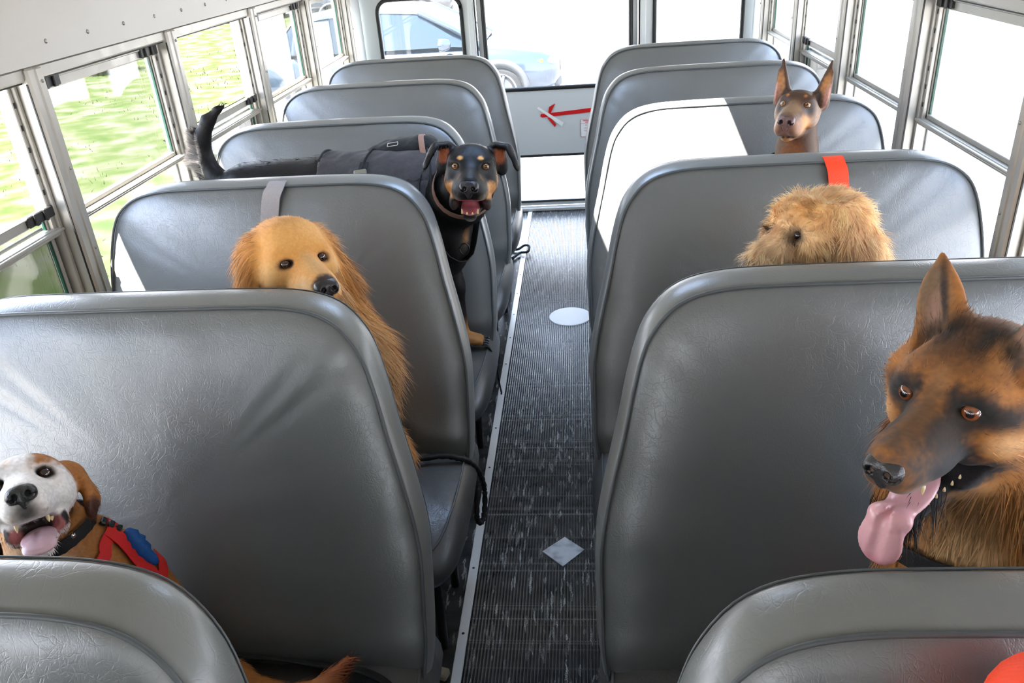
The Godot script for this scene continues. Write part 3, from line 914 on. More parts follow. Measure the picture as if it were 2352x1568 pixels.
func over_back(k: int, s: int, x0: float, x1: float, y0: float, front_lift: float) -> Array:
	# up the front of a backrest, over its top and a little down behind
	var n := Vector3(0, SLOPE, 1).normalized()
	var top := 1.122
	var pts := []
	var f := func(x: float, y: float, d: float) -> Vector3: return Vector3(x, y, back_z(k, y)) + n * d
	for i in 6: pts.append(f.call(lerpf(x0, x1, i / 6.0), lerpf(y0, top - 0.03, i / 5.0), 0.016 + front_lift))
	pts.append(f.call(x1, top - 0.008, 0.010))
	pts.append(f.call(x1, top + 0.007, -0.012))
	pts.append(f.call(x1, top + 0.010, -0.04))
	pts.append(f.call(x1, top + 0.006, -0.07))
	pts.append(f.call(x1, top - 0.02, -0.094))
	pts.append(f.call(x1, top - 0.20, -0.094))
	return pts

func build_small() -> void:
	var o := put("seat_belt_strap", band(curve(over_back(2, -1, -0.675, -0.625, 0.86, 0.003), 4), [Vector3(0.0235, 0, 0)], 0.0022), M["grey webbing"])
	tag(o, "grey webbing strap hung over the backrest above the golden dog", "strap")
	o = put("seat_belt_strap", band(curve(over_back(2, 1, 0.765, 0.742, 0.86, 0.003), 4), [Vector3(0.0235, 0, 0)], 0.0022), M["orange webbing"])
	tag(o, "bright orange webbing strap hung over the backrest above the curly dog", "strap")
	# the thick rope handle that hangs over the cushion edge behind the golden dog
	var rope := curve([Vector3(-0.36, 0.462, -1.66), Vector3(-0.24, 0.466, -1.685), Vector3(-0.19, 0.452, -1.695), Vector3(-0.166, 0.425, -1.715), Vector3(-0.150, 0.36, -1.755), Vector3(-0.146, 0.28, -1.785), Vector3(-0.150, 0.215, -1.765), Vector3(-0.158, 0.200, -1.742), Vector3(-0.166, 0.225, -1.735), Vector3(-0.164, 0.30, -1.76), Vector3(-0.165, 0.37, -1.745)], 8)
	var rb := MB.new()
	var rr := []
	for i in rope.size(): rr.append(0.0075 + 0.0012 * sin(i * 2.2))
	rb.tube(rope, rr, 8)
	var lead := put("leash", rb, M["black webbing"])
	tag(lead, "thick black rope leash looped over the cushion edge behind the golden dog", "leash")
	o = put("leash", band(curve([Vector3(-0.34, 0.464, -2.30), Vector3(-0.25, 0.466, -2.30), Vector3(-0.195, 0.462, -2.315), Vector3(-0.172, 0.43, -2.34), Vector3(-0.163, 0.36, -2.375), Vector3(-0.162, 0.30, -2.40), Vector3(-0.158, 0.245, -2.405), Vector3(-0.152, 0.225, -2.39)], 6), [Vector3(0.004, 0, 0.013)], 0.003), M["black webbing"])
	tag(o, "flat black leash hanging from the cushion below the black dog's paw", "leash")
	var lp := MB.new()
	lp.tube(curve([Vector3(-0.30, 0.012, -4.36), Vector3(-0.24, 0.012, -4.33), Vector3(-0.20, 0.02, -4.37), Vector3(-0.17, 0.03, -4.33), Vector3(-0.175, 0.02, -4.27), Vector3(-0.22, 0.014, -4.27), Vector3(-0.26, 0.012, -4.20), Vector3(-0.31, 0.012, -4.24)], 6), 0.007, 8)
	lp.tube(curve([Vector3(-0.26, 0.012, -4.28), Vector3(-0.27, 0.08, -4.3), Vector3(-0.30, 0.16, -4.36)], 6), 0.008, 8)
	tag(put("leash", lp, M["black webbing"]), "black leash lying in a loop on the floor by the farther seats", "leash")
	var bt := band(curve([Vector3(-0.66, 0.462, -1.035), Vector3(-0.56, 0.475, -1.035), Vector3(-0.45, 0.478, -1.03), Vector3(-0.36, 0.474, -1.02), Vector3(-0.28, 0.472, -1.01), Vector3(-0.225, 0.462, -0.985), Vector3(-0.20, 0.44, -0.94)], 6), [Vector3(0, 0.016, 0.016)], 0.006)
	tag(put("seat_belt_strap", bt, M["black webbing"]), "black belt strap lying along the cushion behind the hound's tail", "strap")
	# tan tag on the floor by the seat leg
	var tg := MB.new()
	tg.box(Vector3(0, 0.012, 0), Vector3(0.055, 0.02, 0.03), 0.004)
	tg.box(Vector3(0, 0.0225, 0), Vector3(0.045, 0.002, 0.022), 0.0008)
	var tn := put("belt_buckle", tg, M["tan plastic"], self, Vector3(-0.246, 0.0, -1.395)); tn.rotation.y = -0.3
	tag(tn, "small tan plastic buckle lying on the floor by the nearest left seat", "buckle")
	# stickers on the floor runner
	var ro := MB.new(); ro.lathe([[0.0, 0.002], [0.096, 0.002], [0.099, 0.0008], [0.1, -0.002]], Vector3(0.07, 0.0005, -3.455), Vector3.UP, 48)
	var rs := put("round_sticker", ro, M["sticker"])
	tag(rs, "round white sticker on the aisle floor, partly under a seat", "sticker")
	var di := MB.new()
	di.quad(Vector3(-0.001, 0.0022, -1.846), Vector3(0.061, 0.0022, -1.783), Vector3(0.124, 0.0022, -1.853), Vector3(0.065, 0.0022, -1.909))
	for e in [[Vector3(-0.001, 0.0022, -1.846), Vector3(0.061, 0.0022, -1.783)], [Vector3(0.061, 0.0022, -1.783), Vector3(0.124, 0.0022, -1.853)]]:
		di.quad(e[0] - Vector3(0, 0.003, 0), e[1] - Vector3(0, 0.003, 0), e[1], e[0])
	tag(put("diamond_sticker", di, M["worn sticker"]), "worn grey diamond sticker on the near aisle floor", "sticker")
	# an orange sack standing on the nearest right seat; only its round top shows in the corner
	var ob := MB.new()
	var prof := [[0.0, 0.0], [0.045, 0.004], [0.062, 0.03]]
	for i in 8: prof.append([0.064 - 0.006 * i / 7.0 + 0.0015 * sin(i * 2.3), 0.08 + 0.077 * i])
	for i in range(1, 9): prof.append([0.058 * cos(PI / 2 * i / 8.0), 0.622 + 0.058 * sin(PI / 2 * i / 8.0)])
	ob.lathe(prof, Vector3.ZERO, Vector3(0, 1, -0.28).normalized(), 28)
	tag(put("orange_sack", ob, M["orange webbing"], self, Vector3(0.516, 0.476, -0.288)), "round-topped orange fabric sack in the lower right corner on the nearest seat", "sack")

# ---------------------------------------------------------------- clay: bodies as one smooth surface
# Rounded lumps and tapered limbs joined with a smooth minimum, meshed as surface nets.
class Clay:
	var cone := PackedByteArray()
	var cut := PackedByteArray()
	var inv: Array[Transform3D] = []
	var rad := PackedVector3Array()
	var soft := PackedFloat32Array()
	var frame := Transform3D()
	var size := 1.0
	# colours
	var spot_inv: Array[Transform3D] = []
	var spot_rad := PackedVector3Array()
	var spot_col := PackedColorArray()
	var spot_edge := PackedFloat32Array()
	var coat := Color(0.5, 0.4, 0.3)
	var mottle := 0.10
	var speck := FastNoiseLite.new()
	var bump := 0.0
	var relief := FastNoiseLite.new()
	# the mesh
	var v := PackedVector3Array()
	var n := PackedVector3Array()
	var t := PackedInt32Array()
	var c := PackedColorArray()

	func _init() -> void:
		speck.seed = 2; speck.frequency = 90.0; speck.fractal_octaves = 2
		relief.seed = 5; relief.frequency = 45.0; relief.fractal_octaves = 2

	func local(at: Vector3, turn: Vector3) -> Transform3D:
		var b := Basis.from_euler(turn * (PI / 180.0))
		return Transform3D(frame.basis.orthonormalized() * b, frame * at)

	func ball(at: Vector3, r: Vector3, turn := Vector3.ZERO, k := 0.02, carve := 0) -> void:
		inv.append(local(at, turn).affine_inverse())
		cone.append(0); cut.append(carve); rad.append(r * size); soft.append(k * size)

	# the same lump on both sides of the head
	func pair(at: Vector3, r: Vector3, turn := Vector3.ZERO, k := 0.02, carve := 0) -> void:
		ball(at, r, turn, k, carve)
		ball(Vector3(-at.x, at.y, at.z), r, Vector3(turn.x, -turn.y, -turn.z), k, carve)

	func limb(a: Vector3, b: Vector3, r1: float, r2: float, k := 0.03, carve := 0) -> void:
		var p := frame * a; var q := frame * b
		var y := (q - p).normalized()
		var x := y.cross(Vector3.UP)
		if x.length() < 0.05: x = y.cross(Vector3.RIGHT)
		x = x.normalized()
		inv.append(Transform3D(Basis(x, y, x.cross(y)), p).affine_inverse())
		cone.append(1); cut.append(carve); rad.append(Vector3(r1 * size, r2 * size, maxf((q - p).length(), 0.0001))); soft.append(k * size)

	func limbs(pts: Array, rs: Array, k := 0.03) -> void:
		for i in pts.size() - 1: limb(pts[i], pts[i + 1], rs[i], rs[i + 1], k)

	func spot(at: Vector3, r: Vector3, col: Color, edge := 0.3, turn := Vector3.ZERO) -> void:
		spot_inv.append(local(at, turn).affine_inverse()); spot_rad.append(r * size); spot_col.append(col); spot_edge.append(edge)

	func spots(at: Vector3, r: Vector3, col: Color, edge := 0.3, turn := Vector3.ZERO) -> void:
		spot(at, r, col, edge, turn)
		spot(Vector3(-at.x, at.y, at.z), r, col, edge, Vector3(turn.x, -turn.y, -turn.z))

	func one(i: int, p: Vector3) -> float:
		var q := inv[i] * p
		var r := rad[i]
		if cone[i]:
			var h := clampf(q.y / r.z, 0.0, 1.0)
			q.y -= h * r.z
			return q.length() - r.x - (r.y - r.x) * h
		var a := q / r
		var k0 := a.length()
		return k0 * (k0 - 1.0) / maxf((a / r).length(), 1e-6)

	func dist(p: Vector3, use: PackedInt32Array) -> float:
		var d := 10.0
		for i in use:
			var q := inv[i] * p
			var r := rad[i]
			var e := 0.0
			if cone[i]:
				var h := clampf(q.y / r.z, 0.0, 1.0)
				q.y -= h * r.z
				e = q.length() - r.x - (r.y - r.x) * h
			else:
				var a := q / r
				var k0 := a.length()
				e = k0 * (k0 - 1.0) / maxf((a / r).length(), 1e-6)
			var k := soft[i]
			if cut[i]:
				var h := k - absf(d + e)
				d = maxf(d, -e)
				if h > 0.0: d += h * h / (4.0 * k)
			else:
				var h := k - absf(d - e)
				d = minf(d, e)
				if h > 0.0: d -= h * h / (4.0 * k)
		if bump > 0.0: d += bump * relief.get_noise_3dv(p)
		return d

	# mesh what lies in the box; hole: leave out what lies in that ball (done finer elsewhere)
	func build(box: AABB, cell: float, hole := Vector4(0, 0, 0, 0), shrink := 0.0) -> void:
		var step := cell * 6
		var nz := int(ceil(box.size.z / step))
		var got := []
		for bz in nz: got.append(slab(bz, box, cell, hole, shrink))
		var ids := {}
		for g in got:
			var from := v.size()
			v.append_array(g[0]); n.append_array(g[1])
			var keys: PackedInt64Array = g[2]
			for i in keys.size(): ids[keys[i]] = from + i
		var DX := 1; var DY := 1 << 20; var DZ := 1 << 40
		for g in got:
			var edges: PackedInt64Array = g[3]
			for i in range(0, edges.size(), 2):
				var key := edges[i]; var a := edges[i + 1]
				var u := DY if a < 2 else (DZ if a < 4 else DX)
				var w := DZ if a < 2 else (DX if a < 4 else DY)
				var i0: int = ids.get(key, -1); var i1: int = ids.get(key - u, -1); var i2: int = ids.get(key - u - w, -1); var i3: int = ids.get(key - w, -1)
				if i0 < 0 or i1 < 0 or i2 < 0 or i3 < 0: continue
				if a & 1: t.append_array(PackedInt32Array([i0, i1, i2, i0, i2, i3]))
				else: t.append_array(PackedInt32Array([i0, i2, i1, i0, i3, i2]))

	func slab(bz: int, box: AABB, cell: float, hole: Vector4, shrink: float) -> Array:
		var nb := 6
		var step := cell * nb
		var all := PackedInt32Array(range(rad.size()))
		var nx := int(ceil(box.size.x / step)); var ny := int(ceil(box.size.y / step))
		var R := step * 0.87
		var pv := PackedVector3Array(); var pn := PackedVector3Array()
		var keys := PackedInt64Array(); var edges := PackedInt64Array()
		var m := nb + 1
		var val := PackedFloat32Array(); val.resize(m * m * m)
		var off := PackedVector3Array()
		for q in 8: off.append(Vector3(q & 1, (q >> 1) & 1, q >> 2))
		var pairs := PackedInt32Array([0, 1, 2, 3, 4, 5, 6, 7, 0, 2, 1, 3, 4, 6, 5, 7, 0, 4, 1, 5, 2, 6, 3, 7])
		for by in ny:
			for bx in nx:
				var o := box.position + Vector3(bx, by, bz) * step
				var mid := o + Vector3.ONE * step * 0.5
				if hole.w > 0.0 and mid.distance_to(Vector3(hole.x, hole.y, hole.z)) < hole.w - R: continue
				var d0 := dist(mid, all) + shrink
				if absf(d0) > R * 1.5 + 0.008: continue
				var use := PackedInt32Array()
				for i in all:
					if one(i, mid) < R * 1.8 + soft[i] * 1.25 + 0.004: use.append(i)
				var any_in := false
				var any_out := false
				var w := 0
				for z in m:
					for y in m:
						var free := 0
						var d := 0.0
						for x in m:
							# far from the skin the sign holds for a few steps
							if free > 0: free -= 1
							else:
								d = dist(o + Vector3(x, y, z) * cell, use) + shrink
								free = maxi(0, int(absf(d) * 0.62 / cell) - 1)
								if d < 0.0: any_in = true
								else: any_out = true
							val[w] = d
							w += 1
				if not (any_in and any_out): continue
				for z in nb:
					for y in nb:
						for x in nb:
							var i0 := (z * m + y) * m + x
							var q := PackedFloat32Array([val[i0], val[i0 + 1], val[i0 + m], val[i0 + m + 1], val[i0 + m * m], val[i0 + m * m + 1], val[i0 + m * m + m], val[i0 + m * m + m + 1]])
							var mask := 0
							for k in 8:
								if q[k] < 0.0: mask |= 1 << k
							if mask == 0 or mask == 255: continue
							var s := Vector3.ZERO
							var cnt := 0
							for e in range(0, 24, 2):
								var a := q[pairs[e]]; var b := q[pairs[e + 1]]
								if (a < 0.0) != (b < 0.0):
									s += off[pairs[e]].lerp(off[pairs[e + 1]], a / (a - b)); cnt += 1
							var key := ((bz * nb + z) << 40) | ((by * nb + y) << 20) | (bx * nb + x)
							keys.append(key)
							pv.append(o + (Vector3(x, y, z) + s / cnt) * cell)
							pn.append(Vector3(q[1] + q[3] + q[5] + q[7] - q[0] - q[2] - q[4] - q[6], q[2] + q[3] + q[6] + q[7] - q[0] - q[1] - q[4] - q[5], q[4] + q[5] + q[6] + q[7] - q[0] - q[1] - q[2] - q[3]).normalized())
							if (q[0] < 0.0) != (q[1] < 0.0): edges.append_array(PackedInt64Array([key, 0 if q[0] < 0.0 else 1]))
							if (q[0] < 0.0) != (q[2] < 0.0): edges.append_array(PackedInt64Array([key, 2 if q[0] < 0.0 else 3]))
							if (q[0] < 0.0) != (q[4] < 0.0): edges.append_array(PackedInt64Array([key, 4 if q[0] < 0.0 else 5]))
		return [pv, pn, keys, edges]

	func color_at(p: Vector3) -> Color:
		var col := coat
		var j := speck.get_noise_3dv(p)
		for i in spot_rad.size():
			var q := ((spot_inv[i] * p) / spot_rad[i]).length() + j * 0.16
			var e := spot_edge[i]
			if q < 1.0 + e: col = col.lerp(spot_col[i], 1.0 - smoothstep(1.0 - e, 1.0 + e, q))
		return col

	func paint() -> void:
		c.resize(v.size())
		for i in v.size():
			var k := 1.0 + mottle * speck.get_noise_3dv(v[i] * 1.7)
			var q := color_at(v[i])
			c[i] = Color(q.r * k, q.g * k, q.b * k)

	func mesh() -> ArrayMesh:
		var arr := []
		arr.resize(Mesh.ARRAY_MAX)
		arr[Mesh.ARRAY_VERTEX] = v; arr[Mesh.ARRAY_NORMAL] = n; arr[Mesh.ARRAY_COLOR] = c; arr[Mesh.ARRAY_INDEX] = t
		var m := ArrayMesh.new()
		m.add_surface_from_arrays(Mesh.PRIMITIVE_TRIANGLES, arr)
		return m

	# hair: thin tapered ribbons rooted on the surface
	# combs: [centre, reach, direction, length, curl, lift]; the nearer ones count
	func hair(combs: Array, amount: int, width: float, seed_: int, only: AABB, vary := 0.16, clump := 0.0) -> MB:
		var rng := RandomNumberGenerator.new(); rng.seed = seed_
		var b := MB.new()
		var sum := 0.0
		var acc := PackedFloat32Array()
		var tri := PackedInt32Array()
		for i in range(0, t.size(), 3):
			var a := v[t[i]]
			if not only.has_point(a): continue
			sum += (v[t[i + 1]] - a).cross(v[t[i + 2]] - a).length()
			acc.append(sum); tri.append(i)
		if tri.is_empty(): return b
		var cs := []
		for q in combs: cs.append([frame * q[0], q[1] * size, (frame.basis.orthonormalized() * q[2]).normalized(), q[3] * size, q[4], q[5]])
		var wave := FastNoiseLite.new(); wave.seed = seed_ + 1; wave.frequency = 28.0; wave.fractal_octaves = 1
		for k in amount:
			var i := tri[mini(acc.bsearch(rng.randf() * sum), tri.size() - 1)]
			var r1 := sqrt(rng.randf()); var r2 := rng.randf()
			var w0 := 1.0 - r1; var w1 := r1 * (1.0 - r2); var w2 := r1 * r2
			var p := v[t[i]] * w0 + v[t[i + 1]] * w1 + v[t[i + 2]] * w2
			var nn := (n[t[i]] * w0 + n[t[i + 1]] * w1 + n[t[i + 2]] * w2).normalized()
			var d := Vector3.ZERO
			var len := 0.0; var curl := 0.0; var lift := 0.0; var ws := 1e-9
			for q in cs:
				var x: float = (p - q[0]).length_squared() / (q[1] * q[1])
				if x > 9.0: continue
				var g: float = exp(-x)
				d += q[2] * g; len += q[3] * g; curl += q[4] * g; lift += q[5] * g; ws += g
			if ws < 1e-4: continue
			len /= ws; curl /= ws; lift /= ws
			if len < 0.002: continue
			len *= rng.randf_range(0.65, 1.2)
			d = d.normalized()
			if clump > 0.0: d = (d + Vector3(wave.get_noise_3dv(p), wave.get_noise_3dv(p + Vector3(9, 0, 0)), wave.get_noise_3dv(p + Vector3(0, 9, 0))) * clump).normalized()
			d = (d - nn * d.dot(nn)).normalized()
			d = (d + nn * (lift + rng.randf_range(-0.08, 0.12)) + Vector3(rng.randfn(0, 0.12), rng.randfn(0, 0.12), rng.randfn(0, 0.12))).normalized()
			var side := d.cross(nn).normalized()
			side = side.rotated(d, rng.randfn(0, 0.5))
			var col := c[t[i]]
			var f := 1.0 + rng.randfn(0, vary) + clump * 0.30 * wave.get_noise_3dv(p * 1.6 + Vector3(3, 5, 7))
			col = Color(clampf(col.r * f, 0, 1), clampf(col.g * f, 0, 1), clampf(col.b * f, 0, 1))
			b.col = col
			var base := b.v.size()
			var pos := p - nn * 0.0015
			var phase := rng.randf() * TAU
			var nl := (nn * 0.8 + d * 0.1).normalized()
			var segs := 4 if len > 0.018 else 2
			for s in segs + 1:
				var u := float(s) / segs
				var ww := width * (1.0 - u * u) * 0.5 * size
				if s < segs:
					b.vert(pos - side * ww, nl); b.vert(pos + side * ww, nl)
				else: b.vert(pos, nl)
				if s > 0:
					var q := base + (s - 1) * 2
					if s < segs: b.t.append_array(PackedInt32Array([q, q + 2, q + 1, q + 1, q + 2, q + 3]))
					else: b.t.append_array(PackedInt32Array([q, q + 2, q + 1]))
				var dd := d
				if curl > 0.0: dd = (d + side * sin(phase + u * 7.0) * curl + nn * cos(phase + u * 6.0) * curl * 0.6).normalized()
				else: dd = (d - nn * u * lift * 0.9).normalized()
				if len > 0.018: dd = (dd + Vector3.DOWN * u * 0.25).normalized()
				pos += dd * (len / segs)
		return b

# ---------------------------------------------------------------- dogs: what all of them share
func coat_material(rough := 0.75, sheen := 0.15, through := 0.0) -> StandardMaterial3D:
	var m := StandardMaterial3D.new()
	m.resource_name = "coat"; m.albedo_color = Color.WHITE; m.vertex_color_use_as_albedo = true; m.roughness = rough; m.metallic_specular = 0.35
	if sheen > 0.0: m.rim_enabled = true; m.rim = sheen; m.rim_tint = 0.6
	if through > 0.0: m.backlight_enabled = true; m.backlight = Color(through, through, through)
	return m

# an eyeball: iris, pupil and dark rim as rings of colour; look is the way it faces
func eye(parent: Node, at: Vector3, look: Vector3, r: float, iris: Color, white := Color(0.10, 0.07, 0.06), pupil := 0.42) -> void:
	var prof := []
	for i in 19:
		var a := PI * i / 18.0
		prof.append([sin(a) * r, cos(a) * r])
	var b := MB.new()
	b.lathe(prof, at, look.normalized(), 24)
	for i in b.v.size():
		var a := (b.v[i] - at).angle_to(look)
		var col := white
		if a < 0.95: col = iris * (0.7 if a > 0.8 else 1.0)
		if a > 0.9 and a < 1.05: col = Color(0.02, 0.015, 0.013)
		if a < pupil: col = Color(0.008, 0.007, 0.007)
		b.c[i] = col
	if not M.has("eye"):
		var m := mat("eye", Color.WHITE, 0.08); m.vertex_color_use_as_albedo = true; m.clearcoat_enabled = true; m.clearcoat = 1.0; m.clearcoat_roughness = 0.02
	put("eye", b, M["eye"], parent)

func clay_part(called: String, cl: Clay, box: AABB, cell: float, m: Material, parent: Node) -> MeshInstance3D:
	cl.build(box, cell); cl.paint()
	return put(called, cl.mesh(), m, parent)

func around(p: Vector3, r: float) -> AABB: return AABB(p - Vector3.ONE * r, Vector3.ONE * r * 2.0)

func pose(at: Vector3, euler: Vector3, s: float) -> Transform3D:
	return Transform3D(Basis.from_euler(euler).scaled(Vector3.ONE * s), at)

func build_dogs() -> void:
	golden()
	hound()
	shepherd()
	curly()
	black_tan()
	pointed()

# the iris ring is small: what shows of a dog's eye is nearly all iris
func eyes_of(o: Node3D, H: Transform3D, at: Vector3, r: float, iris: Color, look := Vector3(0, 0, 1), wide := 0.22) -> void:
	for s in [-1.0, 1.0]:
		var q := H * Vector3(s * at.x, at.y, at.z)
		eye(o, q - o.position, (H.basis * (look + Vector3(s * wide, 0, 0))).normalized(), r * H.basis.get_scale().x, iris)

func nose_of(o: Node3D, H: Transform3D, at: Vector3, s: float, col: Color) -> void:
	var q := Clay.new()
	q.frame = H; q.size = H.basis.get_scale().x
	q.coat = col; q.mottle = 0.05
	nose(q, at, s)
	clay_part("nose", q, around(H * at, 0.035 * s), 0.0017, nose_material(), o).position = -o.position

func wet_material() -> StandardMaterial3D:
	if not M.has("wet"):
		var m := mat("wet", Color.WHITE, 0.28); m.vertex_color_use_as_albedo = true; m.subsurf_scatter_enabled = true; m.subsurf_scatter_strength = 0.15
	return M["wet"]

func teeth_of(o: Node3D, H: Transform3D, list: Array) -> void:     # [root, tip, radius] each
	if not M.has("tooth"): mat("tooth", Color(0.86, 0.76, 0.58), 0.25)
	for q in list:
		var b := MB.new()
		var a: Vector3 = H * q[0]; var d: Vector3 = H * q[1]
		b.tube([a, a.lerp(d, 0.4), a.lerp(d, 0.8), d], [q[2], q[2] * 0.9, q[2] * 0.5, q[2] * 0.1], 8)
		put("tooth", b, M["tooth"], o, -o.position)

# bring points onto the skin of a body
func snap(k: Clay, pts: Array, lift: float) -> Array:
	var all := PackedInt32Array(range(k.rad.size()))
	var out := []
	for p in pts:
		for i in 5:
			var d := k.dist(p, all)
			var g := Vector3(k.dist(p + Vector3(0.002, 0, 0), all) - d, k.dist(p + Vector3(0, 0.002, 0), all) - d, k.dist(p + Vector3(0, 0, 0.002), all) - d).normalized()
			p -= g * (d - lift)
		out.append(p)
	return out

func fur_on(o: Node3D, k: Clay, combs: Array, amount: int, width: float, seed_: int, only: AABB, m: Material, vary := 0.16, clump := 0.0) -> void:
	put("coat", k.hair(combs, amount, width, seed_, only, vary, clump), m, o, -o.position).set_meta("kind", "stuff")

# a band wrapped round: points given, half width, facing away from the middle line
func wrap_band(mid: Array, out_from: Vector3, half: float, thick := 0.003) -> MB:
	var sides := []
	for i in mid.size():
		var d: Vector3 = (mid[mini(i + 1, mid.size() - 1)] - mid[maxi(i - 1, 0)]).normalized()
		var u: Vector3 = (mid[i] - out_from).normalized()
		sides.append(d.cross(u).normalized() * -half)
	return band(mid, sides, thick)

# points on the clay's skin along rays from an axis point, in the plane square to the axis
func girdle(k: Clay, c: Vector3, axis: Vector3, from: float, to: float, n: int, lift: float) -> Array:
	var all := PackedInt32Array(range(k.rad.size()))
	var x := axis.cross(Vector3.UP).normalized()
	var y := x.cross(axis).normalized()
	var out := []
	for i in n + 1:
		var a := lerpf(from, to, float(i) / n)
		var d := x * cos(a) + y * sin(a)
		var r := 0.0
		for j in 40:
			var e := k.dist(c + d * r, all)
			r += maxf(-e, 0.0015)
			if e >= -0.0005: break
		out.append(c + d * (r + lift))
	return out

# ---------------------------------------------------------------- the golden dog
func golden() -> void:
	var o := thing("dog", "golden long-haired dog resting its dark nose above the second left seat back", "dog", Vector3(-0.45, 0.45, -1.55))
	var k := Clay.new()
	var H := pose(Vector3(-0.4549, 1.0865, -1.52), Vector3(-0.1938, 0.701, -0.0751), 1.095)
	k.frame = H; k.size = 1.095
	k.ball(Vector3(0, 0.022, -0.02), Vector3(0.062, 0.054, 0.075))
	k.ball(Vector3(0, 0.030, 0.022), Vector3(0.050, 0.040, 0.040), Vector3.ZERO, 0.03)
	k.pair(Vector3(0.031, 0.020, 0.048), Vector3(0.020, 0.014, 0.018), Vector3(0, 0, -14), 0.02)
	k.pair(Vector3(0.047, -0.022, 0.022), Vector3(0.027, 0.034, 0.046), Vector3.ZERO, 0.03)
	k.limb(Vector3(0, -0.010, 0.055), Vector3(0, -0.036, 0.142), 0.027, 0.0215, 0.03)
	k.pair(Vector3(0.017, -0.048, 0.100), Vector3(0.023, 0.027, 0.048), Vector3(0, -6, 0), 0.02)
	k.pair(Vector3(0.013, -0.060, 0.132), Vector3(0.018, 0.020, 0.024), Vector3.ZERO, 0.014)
	k.limb(Vector3(0, -0.062, 0.02), Vector3(0, -0.082, 0.112), 0.034, 0.017, 0.02)
	k.pair(Vector3(0.0345, 0.0, 0.070), Vector3(0.0115, 0.0068, 0.011), Vector3(0, 25, -12), 0.006, 1)
	# ears: hinged high at the side, a flap that hangs and widens
	for s in [-1.0, 1.0]:
		k.ball(Vector3(s * 0.066, 0.022, -0.022), Vector3(0.017, 0.030, 0.034), Vector3(0, 0, s * 24), 0.02)
		k.ball(Vector3(s * 0.083, -0.030, -0.016), Vector3(0.013, 0.050, 0.038), Vector3(0, 0, s * 10), 0.02)
		k.ball(Vector3(s * 0.086, -0.078, -0.010), Vector3(0.012, 0.038, 0.032), Vector3(0, 0, s * -4), 0.02)
	k.frame = Transform3D(); k.size = 1.0
	var hb := H * Vector3(0, -0.02, -0.06)
	k.limbs([hb, Vector3(-0.47, 0.98, -1.575), Vector3(-0.44, 0.84, -1.545)], [0.075, 0.095, 0.125], 0.05)
	k.ball(Vector3(-0.405, 0.83, -1.50), Vector3(0.125, 0.15, 0.10), Vector3.ZERO, 0.06)
	k.limbs([Vector3(-0.44, 0.80, -1.55), Vector3(-0.46, 0.62, -1.60)], [0.13, 0.14], 0.06)
	for s in [-1.0, 1.0]:
		k.ball(Vector3(-0.46 + s * 0.12, 0.535, -1.545), Vector3(0.07, 0.09, 0.12), Vector3.ZERO, 0.04)
		k.limbs([Vector3(-0.43 + s * 0.085, 0.76, -1.47), Vector3(-0.43 + s * 0.08, 0.60, -1.45), Vector3(-0.43 + s * 0.075, 0.478, -1.445)], [0.055, 0.038, 0.030], 0.03)
		k.ball(Vector3(-0.43 + s * 0.075, 0.468, -1.425), Vector3(0.034, 0.022, 0.048), Vector3.ZERO, 0.02)
		k.ball(Vector3(-0.46 + s * 0.14, 0.468, -1.45), Vector3(0.034, 0.022, 0.055), Vector3.ZERO, 0.02)
	k.limbs([Vector3(-0.46, 0.52, -1.68), Vector3(-0.60, 0.50, -1.68), Vector3(-0.76, 0.49, -1.64)], [0.05, 0.045, 0.02], 0.03)
	# colours
	k.coat = Color(0.64, 0.295, 0.075); k.mottle = 0.14
	k.spot(Vector3(-0.40, 0.78, -1.42), Vector3(0.16, 0.22, 0.10), Color(0.82, 0.58, 0.32), 0.6)
	k.frame = H; k.size = 1.095
	k.spots(Vector3(0.055, -0.03, 0.05), Vector3(0.026, 0.035, 0.05), Color(0.72, 0.40, 0.145), 0.5)
	k.spots(Vector3(0.02, 0.045, 0.045), Vector3(0.03, 0.03, 0.03), Color(0.72, 0.37, 0.115), 0.6)
	k.spot(Vector3(0, -0.012, 0.10), Vector3(0.017, 0.03, 0.06), Color(0.60, 0.33, 0.12), 0.5)
	k.spots(Vector3(0.022, -0.05, 0.125), Vector3(0.02, 0.025, 0.03), Color(0.76, 0.50, 0.26), 0.5)
	k.spots(Vector3(0.092, -0.05, -0.02), Vector3(0.018, 0.05, 0.03), Color(0.50, 0.205, 0.045), 0.5)
	k.spots(Vector3(0.035, 0.0, 0.066), Vector3(0.0165, 0.0105, 0.016), Color(0.22, 0.10, 0.04), 0.4, Vector3(0, 25, -12))
	k.spots(Vector3(0.0345, 0.0, 0.070), Vector3(0.0135, 0.0080, 0.014), Color(0.025, 0.016, 0.013), 0.2, Vector3(0, 25, -12))
	k.spot(Vector3(0, -0.036, 0.158), Vector3(0.024, 0.020, 0.020), Color(0.05, 0.035, 0.03), 0.25)
	k.spot(Vector3(0, -0.072, 0.145), Vector3(0.02, 0.006, 0.02), Color(0.05, 0.03, 0.03), 0.3)
	var hc := H * Vector3(0, -0.01, 0.03)
	k.build(around(hc, 0.165), 0.0034)
	k.build(AABB(Vector3(-0.85, 0.43, -1.80), Vector3(0.65, 0.62, 0.48)), 0.009, Vector4(hc.x, hc.y, hc.z, 0.15), 0.002)
	k.paint()
	put("body", k.mesh(), coat_material(), o, -o.position)
	# hair
	var fwd := Vector3(0, 0, 1)
